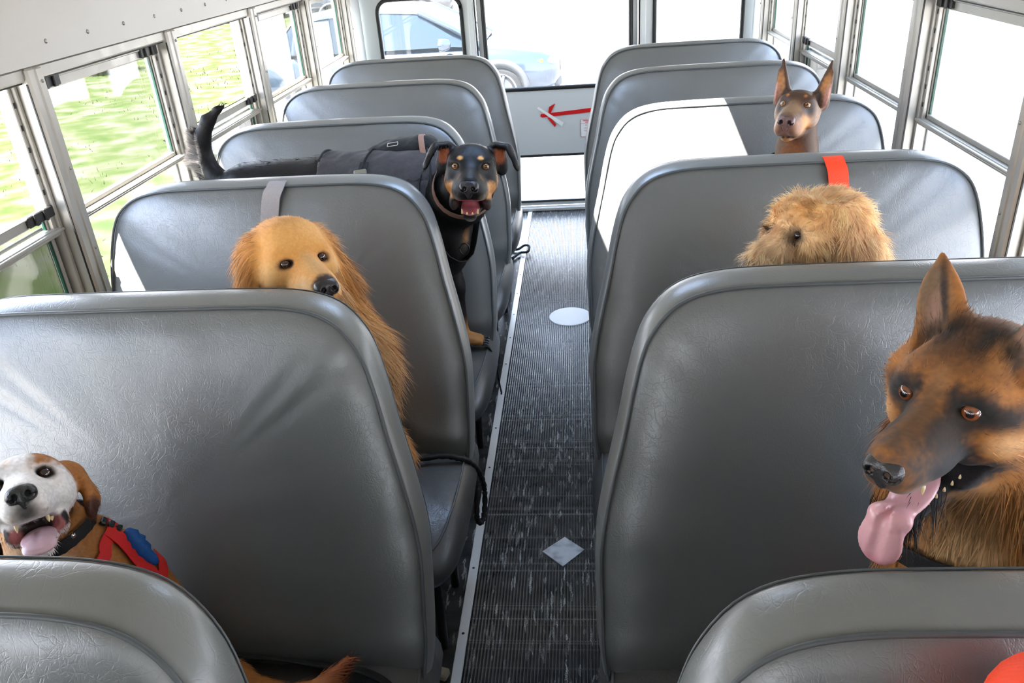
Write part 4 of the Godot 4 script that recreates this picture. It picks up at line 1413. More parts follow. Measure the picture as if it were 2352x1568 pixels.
	var combs := [
		[Vector3(0, -0.02, 0.12), 0.045, Vector3(0, 0.1, -1), 0.004, 0.0, 0.05],
		[Vector3(0, 0.02, 0.06), 0.03, Vector3(0, 0.9, -0.6), 0.006, 0.0, 0.05],
		[Vector3(0, 0.07, 0.0), 0.05, Vector3(0, 0.2, -1), 0.012, 0.0, 0.08],
		[Vector3(0, 0.05, -0.08), 0.05, Vector3(0, -0.6, -1), 0.03, 0.0, 0.15]]
	for s in [-1.0, 1.0]:
		combs.append([Vector3(s * 0.06, -0.03, 0.05), 0.035, Vector3(s * 0.5, -0.3, -1), 0.007, 0.0, 0.06])
		combs.append([Vector3(s * 0.045, 0.0, 0.06), 0.02, Vector3(s * 0.7, 0.3, -0.6), 0.005, 0.0, 0.05])
		combs.append([Vector3(s * 0.066, 0.05, -0.02), 0.025, Vector3(s * 0.9, -0.4, -0.1), 0.035, 0.06, 0.35])
		combs.append([Vector3(s * 0.09, -0.01, -0.01), 0.03, Vector3(s * 0.25, -1, 0.1), 0.06, 0.06, 0.16])
		combs.append([Vector3(s * 0.09, -0.07, -0.01), 0.04, Vector3(s * 0.12, -1, 0.0), 0.06, 0.05, 0.10])
		combs.append([Vector3(s * 0.05, -0.09, -0.02), 0.04, Vector3(s * 0.2, -1, -0.3), 0.045, 0.05, 0.15])
	var fur := coat_material(0.6, 0.3, 0.5)
	put("coat", k.hair(combs, 26000, 0.0011, 1, around(hc, 0.16), 0.15, 0.25), fur, o, -o.position).set_meta("kind", "stuff")
	k.frame = Transform3D(); k.size = 1.0
	var body := [[Vector3(-0.40, 0.95, -1.45), 0.12, Vector3(0.5, -1, 0.2), 0.07, 0.08, 0.22], [Vector3(-0.30, 0.82, -1.47), 0.12, Vector3(0.55, -1, 0.1), 0.095, 0.20, 0.28], [Vector3(-0.50, 0.80, -1.42), 0.12, Vector3(-0.2, -1, 0.2), 0.08, 0.08, 0.2],
		[Vector3(-0.42, 0.6, -1.45), 0.12, Vector3(0.2, -1, 0.1), 0.05, 0.06, 0.15], [Vector3(-0.55, 0.55, -1.6), 0.2, Vector3(-0.5, -0.6, 0.2), 0.04, 0.05, 0.15]]
	put("coat", k.hair(body, 20000, 0.0015, 2, AABB(Vector3(-0.85, 0.47, -1.80), Vector3(0.65, 0.60, 0.48)), 0.16, 0.35), fur, o, -o.position).set_meta("kind", "stuff")
	# eyes, nose
	
	eyes_of(o, H, Vector3(0.0335, -0.0005, 0.0595), 0.0105, Color(0.07, 0.024, 0.008), Vector3(0.08, -0.05, 1))
	nose_of(o, H, Vector3(0, -0.040, 0.157), 1.0, Color(0.028, 0.024, 0.025))

func nose_material() -> StandardMaterial3D:
	if not M.has("nose"):
		var m := mat("nose", Color.WHITE, 0.32); m.vertex_color_use_as_albedo = true
		m.heightmap_enabled = true; m.heightmap_scale = 0.05
		m.heightmap_texture = noise_tex(256, 0.12, [], FastNoiseLite.TYPE_CELLULAR, 1, 3); triplanar(m, 16.0)
	return M["nose"]

# a dog's nose pad: broad above, two nostrils that open to the sides, a groove between
func nose(q: Clay, at: Vector3, s: float) -> void:
	q.ball(at + Vector3(0, 0.003, -0.006) * s, Vector3(0.0215, 0.0145, 0.015) * s, Vector3(-14, 0, 0), 0.006)
	q.pair(at + Vector3(0.0115, -0.003, 0.0) * s, Vector3(0.0105, 0.0115, 0.0115) * s, Vector3.ZERO, 0.006)
	q.ball(at + Vector3(0, -0.014, -0.004) * s, Vector3(0.008, 0.012, 0.009) * s, Vector3.ZERO, 0.008)
	q.pair(at + Vector3(0.0105, -0.003, 0.0115) * s, Vector3(0.0042, 0.0050, 0.0085) * s, Vector3(0, 22, 0), 0.003, 1)
	q.pair(at + Vector3(0.0165, -0.0075, 0.007) * s, Vector3(0.0062, 0.0020, 0.008) * s, Vector3(0, 40, 24), 0.003, 1)
	q.limb(at + Vector3(0, -0.001, 0.0105) * s, at + Vector3(0, -0.022, 0.0055) * s, 0.0008 * s, 0.0008 * s, 0.004, 1)
	q.spots(at + Vector3(0.0105, -0.003, 0.008) * s, Vector3(0.0048, 0.0055, 0.009) * s, Color(0.006, 0.005, 0.005), 0.2)

# ---------------------------------------------------------------- the white-faced hound
func hound() -> void:
	var o := thing("dog", "white-faced tan hound in a red harness, mouth open, on the nearest left seat", "dog", Vector3(-0.63, 0.45, -0.97))
	var k := Clay.new()
	var H := pose(Vector3(-0.7046, 0.9595, -0.93), Vector3(-0.6963, 0.6646, -0.0344), 0.898)
	k.frame = H; k.size = 0.898
	k.ball(Vector3(0, 0.002, -0.015), Vector3(0.060, 0.046, 0.072))
	k.ball(Vector3(0, 0.012, 0.028), Vector3(0.046, 0.032, 0.038), Vector3.ZERO, 0.03)
	k.pair(Vector3(0.030, 0.014, 0.046), Vector3(0.020, 0.013, 0.018), Vector3(0, 0, -10), 0.02)
	k.pair(Vector3(0.043, -0.030, 0.022), Vector3(0.027, 0.036, 0.046), Vector3.ZERO, 0.03)
	k.limb(Vector3(0, -0.012, 0.050), Vector3(0, -0.034, 0.128), 0.026, 0.021, 0.03)
	k.pair(Vector3(0.017, -0.046, 0.090), Vector3(0.022, 0.026, 0.046), Vector3(0, -6, 0), 0.02)
	k.pair(Vector3(0.013, -0.056, 0.116), Vector3(0.017, 0.018, 0.024), Vector3.ZERO, 0.014)
	k.limb(Vector3(0, -0.072, 0.0), Vector3(0, -0.116, 0.078), 0.036, 0.017, 0.016)
	k.pair(Vector3(0.036, -0.078, 0.035), Vector3(0.012, 0.022, 0.022), Vector3(20, 0, 0), 0.012)
	# the open mouth
	k.ball(Vector3(0, -0.091, 0.085), Vector3(0.036, 0.017, 0.062), Vector3(18, 0, 0), 0.008, 1)
	k.pair(Vector3(0.0335, 0.0, 0.068), Vector3(0.0115, 0.0085, 0.012), Vector3(0, 25, -8), 0.006, 1)
	for s in [-1.0, 1.0]:
		k.ball(Vector3(s * 0.066, 0.004, -0.026), Vector3(0.018, 0.024, 0.028), Vector3(0, 0, s * 30), 0.015)
		k.ball(Vector3(s * 0.083, -0.030, -0.020), Vector3(0.012, 0.036, 0.030), Vector3(0, 0, s * 14), 0.015)
		k.ball(Vector3(s * 0.082, -0.066, -0.006), Vector3(0.010, 0.026, 0.024), Vector3(-20, 0, s * -14), 0.015)
	k.frame = Transform3D(); k.size = 1.0
	k.limbs([H * Vector3(0, -0.035, -0.045), Vector3(-0.735, 0.845, -0.962), Vector3(-0.692, 0.775, -0.955)], [0.047, 0.057, 0.080], 0.02)
	k.limbs([Vector3(-0.692, 0.775, -0.955), Vector3(-0.656, 0.682, -0.96), Vector3(-0.617, 0.588, -0.965)], [0.080, 0.090, 0.092], 0.02)
	k.ball(Vector3(-0.755, 0.73, -0.90), Vector3(0.065, 0.10, 0.055), Vector3.ZERO, 0.03)
	for s in [-1.0, 1.0]:
		k.ball(Vector3(-0.645 + s * 0.045, 0.530, -0.945 + s * -0.030), Vector3(0.070, 0.080, 0.070), Vector3(0, 30, 0), 0.03)
		k.limbs([Vector3(-0.75 + s * 0.05, 0.74, -0.89 - s * 0.03), Vector3(-0.765 + s * 0.055, 0.60, -0.86 - s * 0.02), Vector3(-0.77 + s * 0.055, 0.475, -0.86 - s * 0.02)], [0.045, 0.030, 0.024], 0.03)
		k.ball(Vector3(-0.785 + s * 0.055, 0.468, -0.845 - s * 0.02), Vector3(0.034, 0.018, 0.030), Vector3(0, 30, 0), 0.015)
		k.limbs([Vector3(-0.66 + s * 0.06, 0.49, -0.90), Vector3(-0.72 + s * 0.06, 0.468, -0.86)], [0.035, 0.022], 0.03)
	k.limbs([Vector3(-0.56, 0.525, -0.985), Vector3(-0.50, 0.505, -0.965), Vector3(-0.43, 0.487, -0.94), Vector3(-0.36, 0.497, -0.93), Vector3(-0.31, 0.525, -0.94), Vector3(-0.275, 0.565, -0.955)], [0.030, 0.027, 0.025, 0.022, 0.017, 0.008], 0.02)
	k.coat = Color(0.36, 0.140, 0.038); k.mottle = 0.25
	k.spot(Vector3(-0.27, 0.57, -0.95), Vector3(0.06, 0.06, 0.05), Color(0.30, 0.085, 0.03), 0.5)
	k.spot(Vector3(-0.72, 0.78, -0.87), Vector3(0.08, 0.12, 0.06), Color(0.62, 0.42, 0.25), 0.5)
	k.frame = H; k.size = 0.898
	var white := Color(0.80, 0.745, 0.70)
	k.spot(Vector3(0, -0.035, 0.085), Vector3(0.060, 0.055, 0.085), white, 0.22)
	k.spot(Vector3(-0.006, 0.025, 0.03), Vector3(0.030, 0.05, 0.075), white, 0.25)
	k.spots(Vector3(0.042, -0.030, 0.050), Vector3(0.034, 0.045, 0.048), white, 0.22)
	k.spot(Vector3(0, -0.11, 0.05), Vector3(0.05, 0.04, 0.06), white, 0.25)
	k.spot(Vector3(-0.015, 0.03, 0.045), Vector3(0.010, 0.016, 0.02), Color(0.72, 0.55, 0.42), 0.6)
	k.spots(Vector3(0.020, 0.024, 0.055), Vector3(0.008, 0.010, 0.012), Color(0.42, 0.37, 0.31), 0.6)
	k.spot(Vector3(0, -0.022, 0.10), Vector3(0.014, 0.01, 0.03), Color(0.75, 0.63, 0.53), 0.6)
	k.spots(Vector3(0.084, -0.074, 0.004), Vector3(0.016, 0.020, 0.025), Color(0.075, 0.030, 0.02), 0.3)
	k.spots(Vector3(0.034, -0.002, 0.064), Vector3(0.0175, 0.0135, 0.016), Color(0.10, 0.075, 0.065), 0.35, Vector3(0, 25, -8))
	k.spots(Vector3(0.034, 0.0, 0.068), Vector3(0.0145, 0.0112, 0.014), Color(0.015, 0.013, 0.013), 0.2, Vector3(0, 25, -8))
	k.spot(Vector3(0, -0.062, 0.135), Vector3(0.016, 0.018, 0.018), Color(0.10, 0.09, 0.085), 0.6)
	k.spot(Vector3(0, -0.038, 0.138), Vector3(0.022, 0.016, 0.018), Color(0.006, 0.005, 0.005), 0.15)
	k.spots(Vector3(0.041, -0.080, 0.050), Vector3(0.007, 0.014, 0.012), Color(0.02, 0.016, 0.016), 0.2, Vector3(15, 0, -15))
	k.spot(Vector3(0, -0.091, 0.080), Vector3(0.040, 0.0185, 0.066), Color(0.035, 0.02, 0.02), 0.12, Vector3(18, 0, 0))
	k.spots(Vector3(0.030, -0.088, 0.058), Vector3(0.010, 0.014, 0.028), Color(0.50, 0.17, 0.16), 0.3, Vector3(18, 0, 0))
	var hc := H * Vector3(0, -0.03, 0.02)
	k.build(around(hc, 0.125), 0.0030)
	k.build(AABB(Vector3(-0.90, 0.44, -1.10), Vector3(0.66, 0.56, 0.32)), 0.0065, Vector4(hc.x, hc.y, hc.z, 0.112), 0.0015)
	k.paint()
	put("body", k.mesh(), coat_material(0.65, 0.0), o, -o.position)
	var fur := coat_material(0.6, 0.05)
	var combs := [[Vector3(0, -0.02, 0.10), 0.05, Vector3(0, 0.2, -1), 0.0035, 0.0, 0.05], [Vector3(0, 0.04, 0.02), 0.05, Vector3(0, 0.3, -1), 0.005, 0.0, 0.05], [Vector3(0, -0.1, -0.06), 0.06, Vector3(0, -1, -0.5), 0.012, 0.0, 0.08]]
	for s in [-1.0, 1.0]:
		combs.append([Vector3(s * 0.05, -0.03, 0.04), 0.04, Vector3(s * 0.4, -0.2, -1), 0.005, 0.0, 0.05])
		combs.append([Vector3(s * 0.08, -0.03, -0.01), 0.04, Vector3(s * 0.1, -1, 0.1), 0.010, 0.0, 0.08])
	fur_on(o, k, combs, 14000, 0.0008, 11, around(hc, 0.12), fur, 0.12)
	k.frame = Transform3D(); k.size = 1.0
	fur_on(o, k, [[Vector3(-0.68, 0.85, -0.95), 0.12, Vector3(0.2, -1, 0), 0.014, 0.0, 0.1], [Vector3(-0.60, 0.62, -0.95), 0.15, Vector3(0.2, -1, 0.1), 0.014, 0.0, 0.1], [Vector3(-0.38, 0.5, -0.93), 0.14, Vector3(1, 0.1, 0), 0.028, 0.0, 0.2]],
		22000, 0.0012, 12, AABB(Vector3(-0.90, 0.44, -1.10), Vector3(0.66, 0.50, 0.32)), fur, 0.16)
	eyes_of(o, H, Vector3(0.0325, 0.0, 0.0555), 0.0118, Color(0.055, 0.028, 0.016), Vector3(-0.05, 0.1, 1))
	nose_of(o, H, Vector3(0, -0.036, 0.141), 1.0, Color(0.030, 0.029, 0.030))
	# tongue and teeth
	var q := Clay.new(); q.frame = H; q.size = 0.898; q.coat = Color(0.60, 0.40, 0.44); q.mottle = 0.06
	q.ball(Vector3(0, -0.099, 0.066), Vector3(0.027, 0.0065, 0.046), Vector3(26, 0, 0), 0.008)
	q.ball(Vector3(0, -0.117, 0.102), Vector3(0.025, 0.008, 0.020), Vector3(40, 0, 0), 0.010)
	q.limb(Vector3(0, -0.086, 0.05), Vector3(0, -0.108, 0.120), 0.003, 0.003, 0.006, 1)
	clay_part("tongue", q, around(H * Vector3(0, -0.10, 0.08), 0.07), 0.0025, wet_material(), o).position = -o.position
	teeth_of(o, H, [[Vector3(-0.022, -0.074, 0.100), Vector3(-0.0225, -0.086, 0.101), 0.0027], [Vector3(0.022, -0.074, 0.100), Vector3(0.0225, -0.085, 0.101), 0.0027], [Vector3(0.025, -0.074, 0.075), Vector3(0.025, -0.081, 0.075), 0.0032], [Vector3(0.020, -0.118, 0.088), Vector3(0.0205, -0.107, 0.090), 0.0026], [Vector3(-0.020, -0.118, 0.088), Vector3(-0.0205, -0.107, 0.090), 0.0026]])
	# collar, harness
	var cm := Vector3(-0.730, 0.842, -0.958)
	var cl := girdle(k, cm, Vector3(0.20, -1, 0.0).normalized(), 0, TAU, 28, 0.004)
	put("collar", wrap_band(cl, cm, 0.011), M["black webbing"], o, -o.position)
	for p in snap(k, [Vector3(-0.672, 0.852, -0.935), Vector3(-0.690, 0.846, -0.91)], 0.0065):
		var b := MB.new()
		var d: Vector3 = (p - cm).normalized()
		b.lathe([[0.0, 0.0035], [0.0035, 0.003], [0.0052, 0.001], [0.0056, -0.003]], p, d, 12)
		put("rivet", b, M["chrome"], o, -o.position)
	var a1 := snap(k, curve([Vector3(-0.640, 0.835, -1.00), Vector3(-0.612, 0.845, -0.965), Vector3(-0.600, 0.840, -0.93), Vector3(-0.615, 0.815, -0.90), Vector3(-0.635, 0.775, -0.885), Vector3(-0.665, 0.73, -0.87), Vector3(-0.70, 0.68, -0.86)], 4), 0.004)
	put("harness", wrap_band(a1, Vector3(-0.69, 0.79, -0.955), 0.010), M["red webbing"], o, -o.position).set_meta("label", "red harness strap")
	var a2 := snap(k, curve([Vector3(-0.615, 0.852, -0.972), Vector3(-0.592, 0.830, -0.970), Vector3(-0.566, 0.792, -0.968), Vector3(-0.550, 0.748, -0.962)], 5), 0.006)
	put("harness", wrap_band(a2, Vector3(-0.67, 0.72, -0.96), 0.0125), M["red webbing"], o, -o.position).set_meta("label", "red harness strap")
	var a3 := snap(k, curve([Vector3(-0.60, 0.74, -1.05), Vector3(-0.56, 0.745, -0.99), Vector3(-0.555, 0.735, -0.94), Vector3(-0.58, 0.700, -0.89), Vector3(-0.63, 0.65, -0.86), Vector3(-0.70, 0.62, -0.86)], 4), 0.005)
	put("harness", wrap_band(a3, Vector3(-0.66, 0.70, -0.96), 0.011), M["red webbing"], o, -o.position).set_meta("label", "red harness strap")
	var blue := snap(k, curve([Vector3(-0.592, 0.838, -1.000), Vector3(-0.576, 0.820, -0.998), Vector3(-0.562, 0.800, -0.996), Vector3(-0.552, 0.772, -0.994)], 5), 0.010)
	var bb := MB.new()
	var br := []
	for i in blue.size(): br.append(0.004 + (0.011 + 0.0022 * sin(i * 2.1)) * sin(PI * (i + 0.6) / blue.size()))
	bb.tube(blue, br, 12)
	put("scarf", bb, M["blue webbing"], o, -o.position).set_meta("label", "bunched blue webbing")
	var n0 := 0
	for p in snap(k, [Vector3(-0.626, 0.858, -0.992), Vector3(-0.614, 0.851, -0.994), Vector3(-0.602, 0.843, -0.996)], 0.007):
		var clip := MB.new()
		clip.box(p, Vector3(0.010, 0.008, 0.016), 0.002, Basis.from_euler(Vector3(0, 0.3, -0.8 + n0 * 0.2)))
		n0 += 1
		put("clip", clip, M["black plastic"], o, -o.position)

# ---------------------------------------------------------------- the shepherd
func shepherd() -> void:
	var o := thing("dog", "black and tan shepherd dog with its tongue out at the right edge", "dog", Vector3(0.68, 0.45, -0.90))
	var k := Clay.new()
	var H := pose(Vector3(0.5931, 1.1453, -0.86), Vector3(-0.0902, -0.855, 0.0771), 1.031)
	k.frame = H; k.size = 1.031
	k.ball(Vector3(0, 0.018, -0.022), Vector3(0.064, 0.050, 0.074))
	k.ball(Vector3(0, 0.022, 0.024), Vector3(0.046, 0.034, 0.038), Vector3.ZERO, 0.03)
	k.pair(Vector3(0.031, 0.016, 0.046), Vector3(0.020, 0.013, 0.018), Vector3(0, 0, -16), 0.02)
	k.pair(Vector3(0.046, -0.030, 0.004), Vector3(0.028, 0.040, 0.046), Vector3.ZERO, 0.03)
	k.ball(Vector3(-0.078, -0.004, -0.008), Vector3(0.013, 0.022, 0.016), Vector3.ZERO, 0.02)
	k.limb(Vector3(0, -0.012, 0.050), Vector3(0, -0.040, 0.148), 0.026, 0.0205, 0.03)
	k.pair(Vector3(0.016, -0.050, 0.100), Vector3(0.021, 0.026, 0.055), Vector3(0, -7, 0), 0.02)
	k.pair(Vector3(0.012, -0.060, 0.138), Vector3(0.016, 0.018, 0.022), Vector3.ZERO, 0.014)
	k.limb(Vector3(0, -0.078, -0.01), Vector3(0, -0.130, 0.090), 0.038, 0.015, 0.014)
	k.pair(Vector3(0.034, -0.082, 0.035), Vector3(0.010, 0.020, 0.024), Vector3(20, 0, 0), 0.012)
	k.ball(Vector3(0, -0.0885, 0.074), Vector3(0.078, 0.0150, 0.084), Vector3(19, 0, 0), 0.006, 1)
	k.pair(Vector3(0.0355, 0.0, 0.068), Vector3(0.0115, 0.0070, 0.012), Vector3(0, 30, -18), 0.006, 1)
	# upright ears, hollow in front
	for s in [-1.0, 1.0]:
		var e := 0.0 if s < 0.0 else 0.022
		k.limb(Vector3(s * 0.042 + e, 0.032, -0.028), Vector3(s * 0.0575 + e * 2.0, 0.141, -0.022), 0.031, 0.0035, 0.02)
		k.ball(Vector3(s * 0.047 + e, 0.080, -0.018), Vector3(0.027, 0.048, 0.014), Vector3(0, 0, s * -9 - e * 500), 0.02)
	for s in [-1.0, 1.0]:
		var e := 0.0 if s < 0.0 else 0.022
		k.limb(Vector3(s * 0.045 + e, 0.040, 0.008), Vector3(s * 0.056 + e * 1.8, 0.122, -0.006), 0.021, 0.004, 0.008, 1)
	k.frame = Transform3D(); k.size = 1.0
	k.limbs([H * Vector3(0, -0.03, -0.05), Vector3(0.66, 0.98, -0.915), Vector3(0.69, 0.84, -0.89), Vector3(0.71, 0.64, -0.92)], [0.085, 0.105, 0.125, 0.13], 0.05)
	for s in [-1.0, 1.0]:
		k.ball(Vector3(0.71 + s * 0.11, 0.535, -0.92), Vector3(0.07, 0.09, 0.11), Vector3.ZERO, 0.04)
		k.limbs([Vector3(0.68 + s * 0.085, 0.78, -0.82), Vector3(0.68 + s * 0.085, 0.62, -0.79), Vector3(0.68 + s * 0.085, 0.48, -0.785)], [0.055, 0.038, 0.030], 0.03)
		k.ball(Vector3(0.68 + s * 0.085, 0.47, -0.765), Vector3(0.033, 0.022, 0.046), Vector3.ZERO, 0.02)
	k.limbs([Vector3(0.74, 0.52, -1.0), Vector3(0.88, 0.49, -0.99), Vector3(0.98, 0.48, -0.93)], [0.045, 0.04, 0.02], 0.03)
	var tan := Color(0.40, 0.155, 0.036)
	var black := Color(0.020, 0.019, 0.020)
	k.coat = tan; k.mottle = 0.22
	k.spot(Vector3(0.76, 0.86, -1.02), Vector3(0.16, 0.20, 0.12), black, 0.4)
	k.spot(Vector3(0.60, 0.92, -0.78), Vector3(0.05, 0.10, 0.06), Color(0.66, 0.42, 0.20), 0.6)
	k.frame = H; k.size = 1.031
	k.spot(Vector3(0, 0.050, 0.0), Vector3(0.060, 0.040, 0.075), Color(0.105, 0.048, 0.022), 0.6)
	k.spots(Vector3(0.020, 0.060, 0.0), Vector3(0.011, 0.022, 0.035), Color(0.035, 0.024, 0.018), 0.6)
	k.spots(Vector3(0.040, 0.050, 0.0), Vector3(0.012, 0.02, 0.035), Color(0.40, 0.17, 0.05), 0.6)
	k.spot(Vector3(0.0, 0.024, 0.062), Vector3(0.012, 0.018, 0.025), Color(0.27, 0.125, 0.048), 0.6)
	k.spots(Vector3(0.022, -0.024, 0.085), Vector3(0.026, 0.032, 0.062), Color(0.035, 0.024, 0.018), 0.55)
	k.spot(Vector3(0, -0.002, 0.095), Vector3(0.011, 0.030, 0.050), Color(0.15, 0.075, 0.034), 0.6)
	k.spots(Vector3(0.056, -0.006, 0.030), Vector3(0.030, 0.016, 0.045), Color(0.035, 0.026, 0.022), 0.6)
	k.spots(Vector3(0.060, -0.036, 0.018), Vector3(0.018, 0.018, 0.030), Color(0.60, 0.34, 0.16), 0.5)
	k.spots(Vector3(0.026, -0.054, 0.085), Vector3(0.028, 0.022, 0.060), Color(0.026, 0.025, 0.027), 0.4)
	k.spot(Vector3(0, -0.050, 0.140), Vector3(0.034, 0.028, 0.038), Color(0.040, 0.036, 0.035), 0.4)
	k.spot(Vector3(0, -0.026, 0.132), Vector3(0.014, 0.012, 0.025), Color(0.085, 0.062, 0.048), 0.5)
	k.spots(Vector3(0.018, -0.072, 0.130), Vector3(0.016, 0.009, 0.02), Color(0.20, 0.19, 0.19), 0.6)
	k.spot(Vector3(0, -0.125, 0.070), Vector3(0.032, 0.022, 0.050), Color(0.030, 0.028, 0.030), 0.35)
	k.spot(Vector3(0, -0.090, 0.070), Vector3(0.100, 0.0275, 0.088), Color(0.016, 0.014, 0.015), 0.25, Vector3(19, 0, 0))
	k.spots(Vector3(0.038, 0.004, 0.058), Vector3(0.030, 0.023, 0.022), Color(0.018, 0.015, 0.014), 0.45, Vector3(0, 30, -18))
	k.spots(Vector3(0.020, 0.012, 0.062), Vector3(0.009, 0.016, 0.012), Color(0.02, 0.017, 0.016), 0.4)
	# ears: dark rims and a dusky hollow
	for s in [-1.0, 1.0]:
		k.spot(Vector3(s * 0.054, 0.10, -0.006), Vector3(0.020, 0.050, 0.016), Color(0.20, 0.125, 0.075), 0.5, Vector3(0, 0, s * -9))
		k.spot(Vector3(s * 0.050, 0.075, 0.0), Vector3(0.010, 0.028, 0.02), Color(0.33, 0.19, 0.14), 0.5)
		k.spot(Vector3(s * 0.044, 0.050, 0.0), Vector3(0.014, 0.02, 0.02), Color(0.07, 0.045, 0.03), 0.5)
		k.spot(Vector3(s * 0.040, 0.095, -0.012), Vector3(0.005, 0.045, 0.02), Color(0.05, 0.035, 0.03), 0.5, Vector3(0, 0, s * -15))
		k.spot(Vector3(s * 0.056, 0.085, -0.045), Vector3(0.03, 0.06, 0.02), Color(0.09, 0.06, 0.04), 0.4)
	var hc := H * Vector3(0, 0.0, 0.03)
	k.build(around(hc, 0.175), 0.0034)
	k.build(AABB(Vector3(0.48, 0.43, -1.08), Vector3(0.56, 0.70, 0.38)), 0.009, Vector4(hc.x, hc.y, hc.z, 0.16), 0.002)
	k.paint()
	put("body", k.mesh(), coat_material(), o, -o.position)
	var fur := coat_material(0.6, 0.25)
	var combs := [[Vector3(0, -0.03, 0.12), 0.045, Vector3(0, 0.1, -1), 0.004, 0.0, 0.06], [Vector3(0, 0.02, 0.06), 0.035, Vector3(0, 0.8, -0.7), 0.008, 0.0, 0.08], [Vector3(0, 0.06, 0.0), 0.05, Vector3(0, 0.3, -1), 0.016, 0.0, 0.12], [Vector3(0, -0.09, 0.06), 0.04, Vector3(0, -0.5, -1), 0.006, 0.0, 0.06]]
	for s in [-1.0, 1.0]:
		combs.append([Vector3(s * 0.06, -0.02, 0.04), 0.035, Vector3(s * 0.6, -0.1, -1), 0.010, 0.0, 0.1])
		combs.append([Vector3(s * 0.072, -0.04, -0.01), 0.035, Vector3(s * 0.8, -0.6, -0.6), 0.030, 0.0, 0.22])
		combs.append([Vector3(s * 0.052, 0.11, -0.02), 0.035, Vector3(s * 0.2, 1, 0), 0.005, 0.0, 0.08])
		combs.append([Vector3(s * 0.048, 0.055, -0.01), 0.025, Vector3(s * 0.3, 1, 0.3), 0.016, 0.0, 0.15])
	for s in [-1.0, 1.0]: combs.append([Vector3(s * 0.050, -0.078, 0.045), 0.028, Vector3(0, -0.2, -1), 0.004, 0.0, 0.0])
	combs.append([Vector3(0, -0.12, -0.04), 0.05, Vector3(0, -1, 0.2), 0.03, 0.0, 0.2])
	combs.append([Vector3(0, -0.13, 0.06), 0.045, Vector3(0, -0.3, -1), 0.004, 0.0, 0.0])
	fur_on(o, k, combs, 30000, 0.0010, 21, around(hc, 0.17), fur, 0.22, 0.2)
	k.frame = Transform3D(); k.size = 1.0
	fur_on(o, k, [[Vector3(0.64, 0.95, -0.83), 0.15, Vector3(-0.2, -1, 0.3), 0.05, 0.03, 0.25], [Vector3(0.7, 0.7, -0.85), 0.2, Vector3(0, -1, 0.2), 0.05, 0.03, 0.2]], 16000, 0.0015, 22, AABB(Vector3(0.48, 0.45, -1.08), Vector3(0.56, 0.60, 0.38)), fur, 0.22, 0.3)
	eyes_of(o, H, Vector3(0.0345, 0.0, 0.0565), 0.0112, Color(0.20, 0.058, 0.016), Vector3(0.12, 0.0, 1))
	nose_of(o, H, Vector3(0, -0.046, 0.161), 1.0, Color(0.035, 0.032, 0.034))
	var q := Clay.new(); q.frame = H; q.size = 1.031; q.coat = Color(0.74, 0.40, 0.42); q.mottle = 0.05
	q.ball(Vector3(0, -0.106, 0.085), Vector3(0.022, 0.008, 0.045), Vector3(24, 0, 0), 0.01)
	q.ball(Vector3(-0.002, -0.122, 0.126), Vector3(0.025, 0.014, 0.014), Vector3(50, 0, 0), 0.014)
	q.ball(Vector3(-0.004, -0.150, 0.137), Vector3(0.026, 0.028, 0.0095), Vector3(-8, 0, 4), 0.014)
	q.limb(Vector3(0, -0.100, 0.105), Vector3(-0.002, -0.120, 0.142), 0.002, 0.003, 0.007, 1)
	q.limb(Vector3(-0.002, -0.120, 0.143), Vector3(-0.006, -0.185, 0.152), 0.004, 0.005, 0.008, 1)
	q.spot(Vector3(-0.006, -0.178, 0.14), Vector3(0.03, 0.012, 0.02), Color(0.70, 0.30, 0.33), 0.5)
	clay_part("tongue", q, around(H * Vector3(0, -0.13, 0.115), 0.085), 0.0025, wet_material(), o).position = -o.position
	var th := [[Vector3(0.022, -0.076, 0.112), Vector3(0.023, -0.087, 0.113), 0.0030], [Vector3(-0.022, -0.076, 0.112), Vector3(-0.023, -0.087, 0.113), 0.0030]]
	for i in 6: th.append([Vector3(0.0150 + i * 0.0030, -0.119 + i * 0.0058, 0.094 - i * 0.010), Vector3(0.0152 + i * 0.0030, -0.113 + i * 0.0057, 0.094 - i * 0.010), 0.0017])
	teeth_of(o, H, th)
	var cc := Vector3(0.675, 0.905, -0.90)
	var ring := girdle(k, cc, Vector3(0.1, -1, 0.15).normalized(), 0, TAU, 30, 0.012)
	put("collar", wrap_band(ring, cc, 0.014, 0.004), M["black webbing"], o, -o.position)
	var rg := MB.new()
	var rp := []
	var out := (Vector3(0.66, 0.905, -0.77) - cc).normalized()
	for i in 17: rp.append(cc + out * 0.150 + Vector3(0.004 * cos(TAU * i / 16), 0.017 * sin(TAU * i / 16), 0.008 * cos(TAU * i / 16)))
	rg.tube(rp, 0.0018, 6, false)
	put("collar_ring", rg, M["brass"], o, -o.position)

